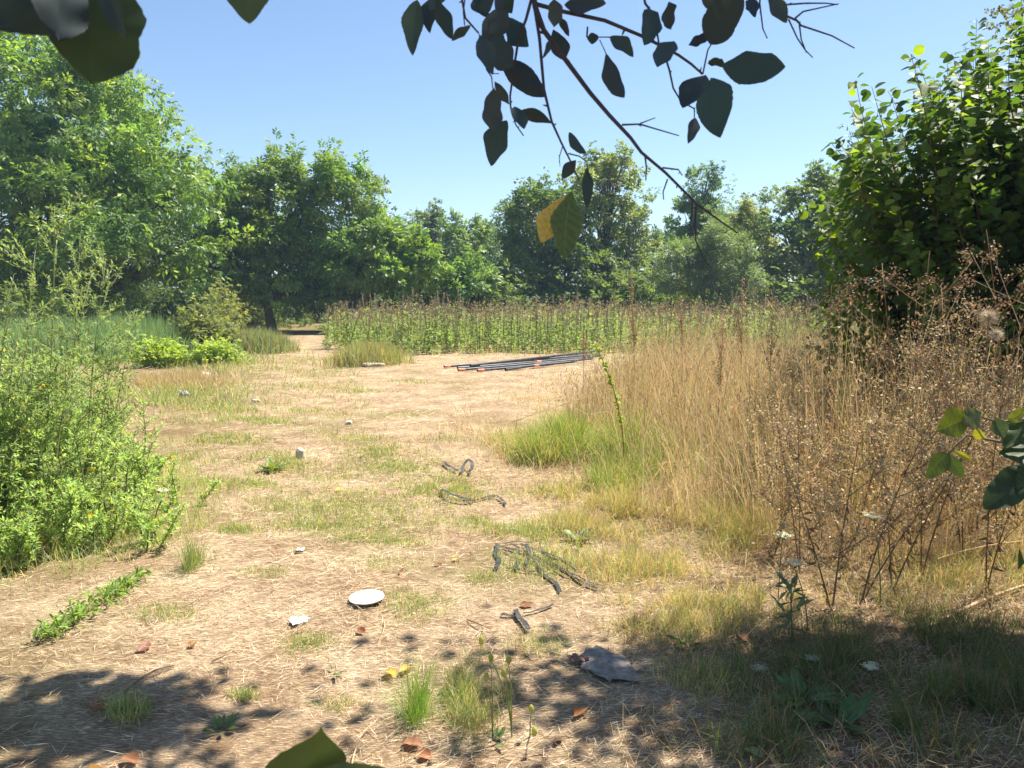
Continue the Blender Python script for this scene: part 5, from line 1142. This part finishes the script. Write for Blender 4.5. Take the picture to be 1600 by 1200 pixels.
def left_overhang():
    r = np.random.default_rng(190); base = np.array([-2.2, -.4, 0.]); root = empty('hazel_tree', base, 'overhanging tree with large toothed leaves in the top left corner', 'tree')
    T = Acc(); tube(T, bez([0, 0, -.1], [.1, .1, 1.2], [.2, .1, 2.4], 8), np.linspace(.08, .05, 8), (.14, .11, .09), 9); T.obj('trunk', M_BARK, root)
    B = Acc(); h = at(150, -70, .66) - base; h2 = at(385, -60, .85) - base; s = np.array([.2, .1, 2.35])
    tube(B, bez(s, [.9, .5, 2.6], h, 8), np.linspace(.025, .004, 8), (.08, .06, .05), 6); tube(B, bez(s, [1.0, .6, 2.7], h2, 8), np.linspace(.02, .003, 8), (.08, .06, .05), 6)
    top = np.array([-.35, 4.2, 4.3]) - base; far = np.array([.35, 4.75, 4.4]) - base
    tube(B, bez(s, [1.0, 1.0, 3.6], top, 8), np.linspace(.035, .01, 8), (.08, .06, .05), 6); tube(B, bez(top, (top + far) / 2, far, 5), np.linspace(.01, .005, 5), (.08, .06, .05), 5)
    B.obj('limbs', M_BARK, root)
    for i, (b, t, w, Y, c, ro) in enumerate([((180, -35), (142, 128), 138, .66, (.045, .07, .035), .1), ((150, -60), (-5, 48), 90, .62, (.03, .045, .045), .3), ((110, -50), (95, 62), 80, .60, (.028, .042, .045), -.2), ((150, -50), (188, 55), 30, .6, (.035, .05, .055), .6), ((385, -50), (388, 31), 62, .85, (.07, .10, .05), .2), ((60, -70), (10, 20), 80, .7, (.08, .11, .05), .4)]):
        fg_leaf(root, b, t, w, Y, Y - .02, c, 700 + i, .012, ro, taper=0.0, wpos=.5)
    A = Acc()
    for e, n in ((top, 170), (far, 150), ((top + far) / 2, 150)):
        P = e + r.normal(size=(n, 3)) * [.26, .08, .08]; P[:, 2] = np.maximum(P[:, 2], 1.6 + .42 * (P[:, 1] + base[1]) + .2)
        A.inst(ROUND, P, frames(rdir(n, r), np.tile([0, 0, 1.], (n, 1)) + r.normal(size=(n, 3)) * .5), r.uniform(.07, .12, n), jit((.08, .13, .04), n, r))
    A.obj('crown', M_LEAFFG, root)
left_overhang()
def front_sapling():
    r = np.random.default_rng(195); base = np.array([-.16, .50, 0.]); root = empty('leafy_sapling', base, 'sapling leaf poking up at the bottom edge', 'plant'); S = Acc(); tip = at(440, 1275, .62) - base
    tube(S, bez([0, 0, -.02], [.03, 0, .6], tip, 8), np.linspace(.009, .003, 8), (.12, .10, .06), 6); S.obj('stem', M_BARK, root)
    fg_leaf(root, (440, 1275), (500, 1127), 150, .62, .60, (.10, .14, .04), 720, .01, .5, taper=.8, wpos=.36); fg_leaf(root, (445, 1280), (610, 1205), 90, .60, .60, (.08, .11, .05), 721, .02, .2); fg_leaf(root, (440, 1275), (360, 1215), 60, .62, .6, (.08, .12, .05), 722, .02, .2)
    base = np.array([1.75, 1.75, 0.]); root = empty('leafy_sapling', base, 'broad-leaved branch reaching in from the right edge', 'plant'); S = Acc()
    for pts in ([(1640, 690), (1600, 655), (1560, 660), (1530, 650)], [(1640, 690), (1560, 690), (1510, 680), (1482, 708)], [(1640, 690), (1610, 725)]):
        tube(S, np.array([at(u, v, 1.85) for u, v in pts]) - base, np.linspace(.005, .0018, len(pts)), (.12, .10, .06), 5)
    e = at(1640, 690, 1.85) - base; tube(S, bez([0, 0, -.02], [.02, 0, .6], e, 8), np.linspace(.012, .005, 8), (.12, .10, .06), 6); S.obj('stem', M_BARK, root)
    for i, (b, t, w, c) in enumerate([((1522, 648), (1466, 674), 42, (.17, .22, .03)), ((1532, 642), (1507, 662), 32, (.16, .20, .10)), ((1518, 682), (1540, 680), 18, (.42, .42, .05)), ((1482, 708), (1450, 748), 30, (.11, .16, .04)), ((1484, 708), (1505, 747), 22, (.08, .13, .04)), ((1486, 702), (1522, 721), 9, (.50, .46, .04)), ((1556, 652), (1568, 684), 24, (.10, .15, .07)),
                                    ((1605, 728), (1538, 792), 56, (.06, .10, .05)), ((1600, 722), (1575, 775), 40, (.07, .11, .04)), ((1620, 700), (1562, 708), 44, (.08, .13, .04)), ((1615, 655), (1570, 700), 40, (.09, .14, .05)), ((1600, 640), (1575, 655), 20, (.30, .34, .05)), ((1630, 740), (1590, 775), 40, (.06, .10, .04))]):
        fg_leaf(root, b, t, w, 1.85, 1.83, np.array(c) * .62, 740 + i, .02, mat=M_LEAFFG)
front_sapling()

# ------------------------------------------------------------------ added haze volume, stands in for lens veil
def haze():
    import bmesh
    bm = bmesh.new(); bmesh.ops.create_cube(bm, size=1); me = bpy.data.meshes.new('haze'); bm.to_mesh(me); bm.free()
    m, N, L = base_mat('haze'); out = N.new('ShaderNodeOutputMaterial'); v = N.new('ShaderNodeVolumePrincipled')
    v.inputs['Color'].default_value = (.50, .74, 1.0, 1); v.inputs['Density'].default_value = HAZE; L.new(v.outputs[0], out.inputs['Volume']); me.materials.append(m)
    o = link('haze', me, None, (0, 430, 11)); o.scale = (820, 960, 24); tag(o, 'thin haze volume added over the field, standing in for lens veil', 'haze', kind='stuff')
HAZE = .0008
haze()
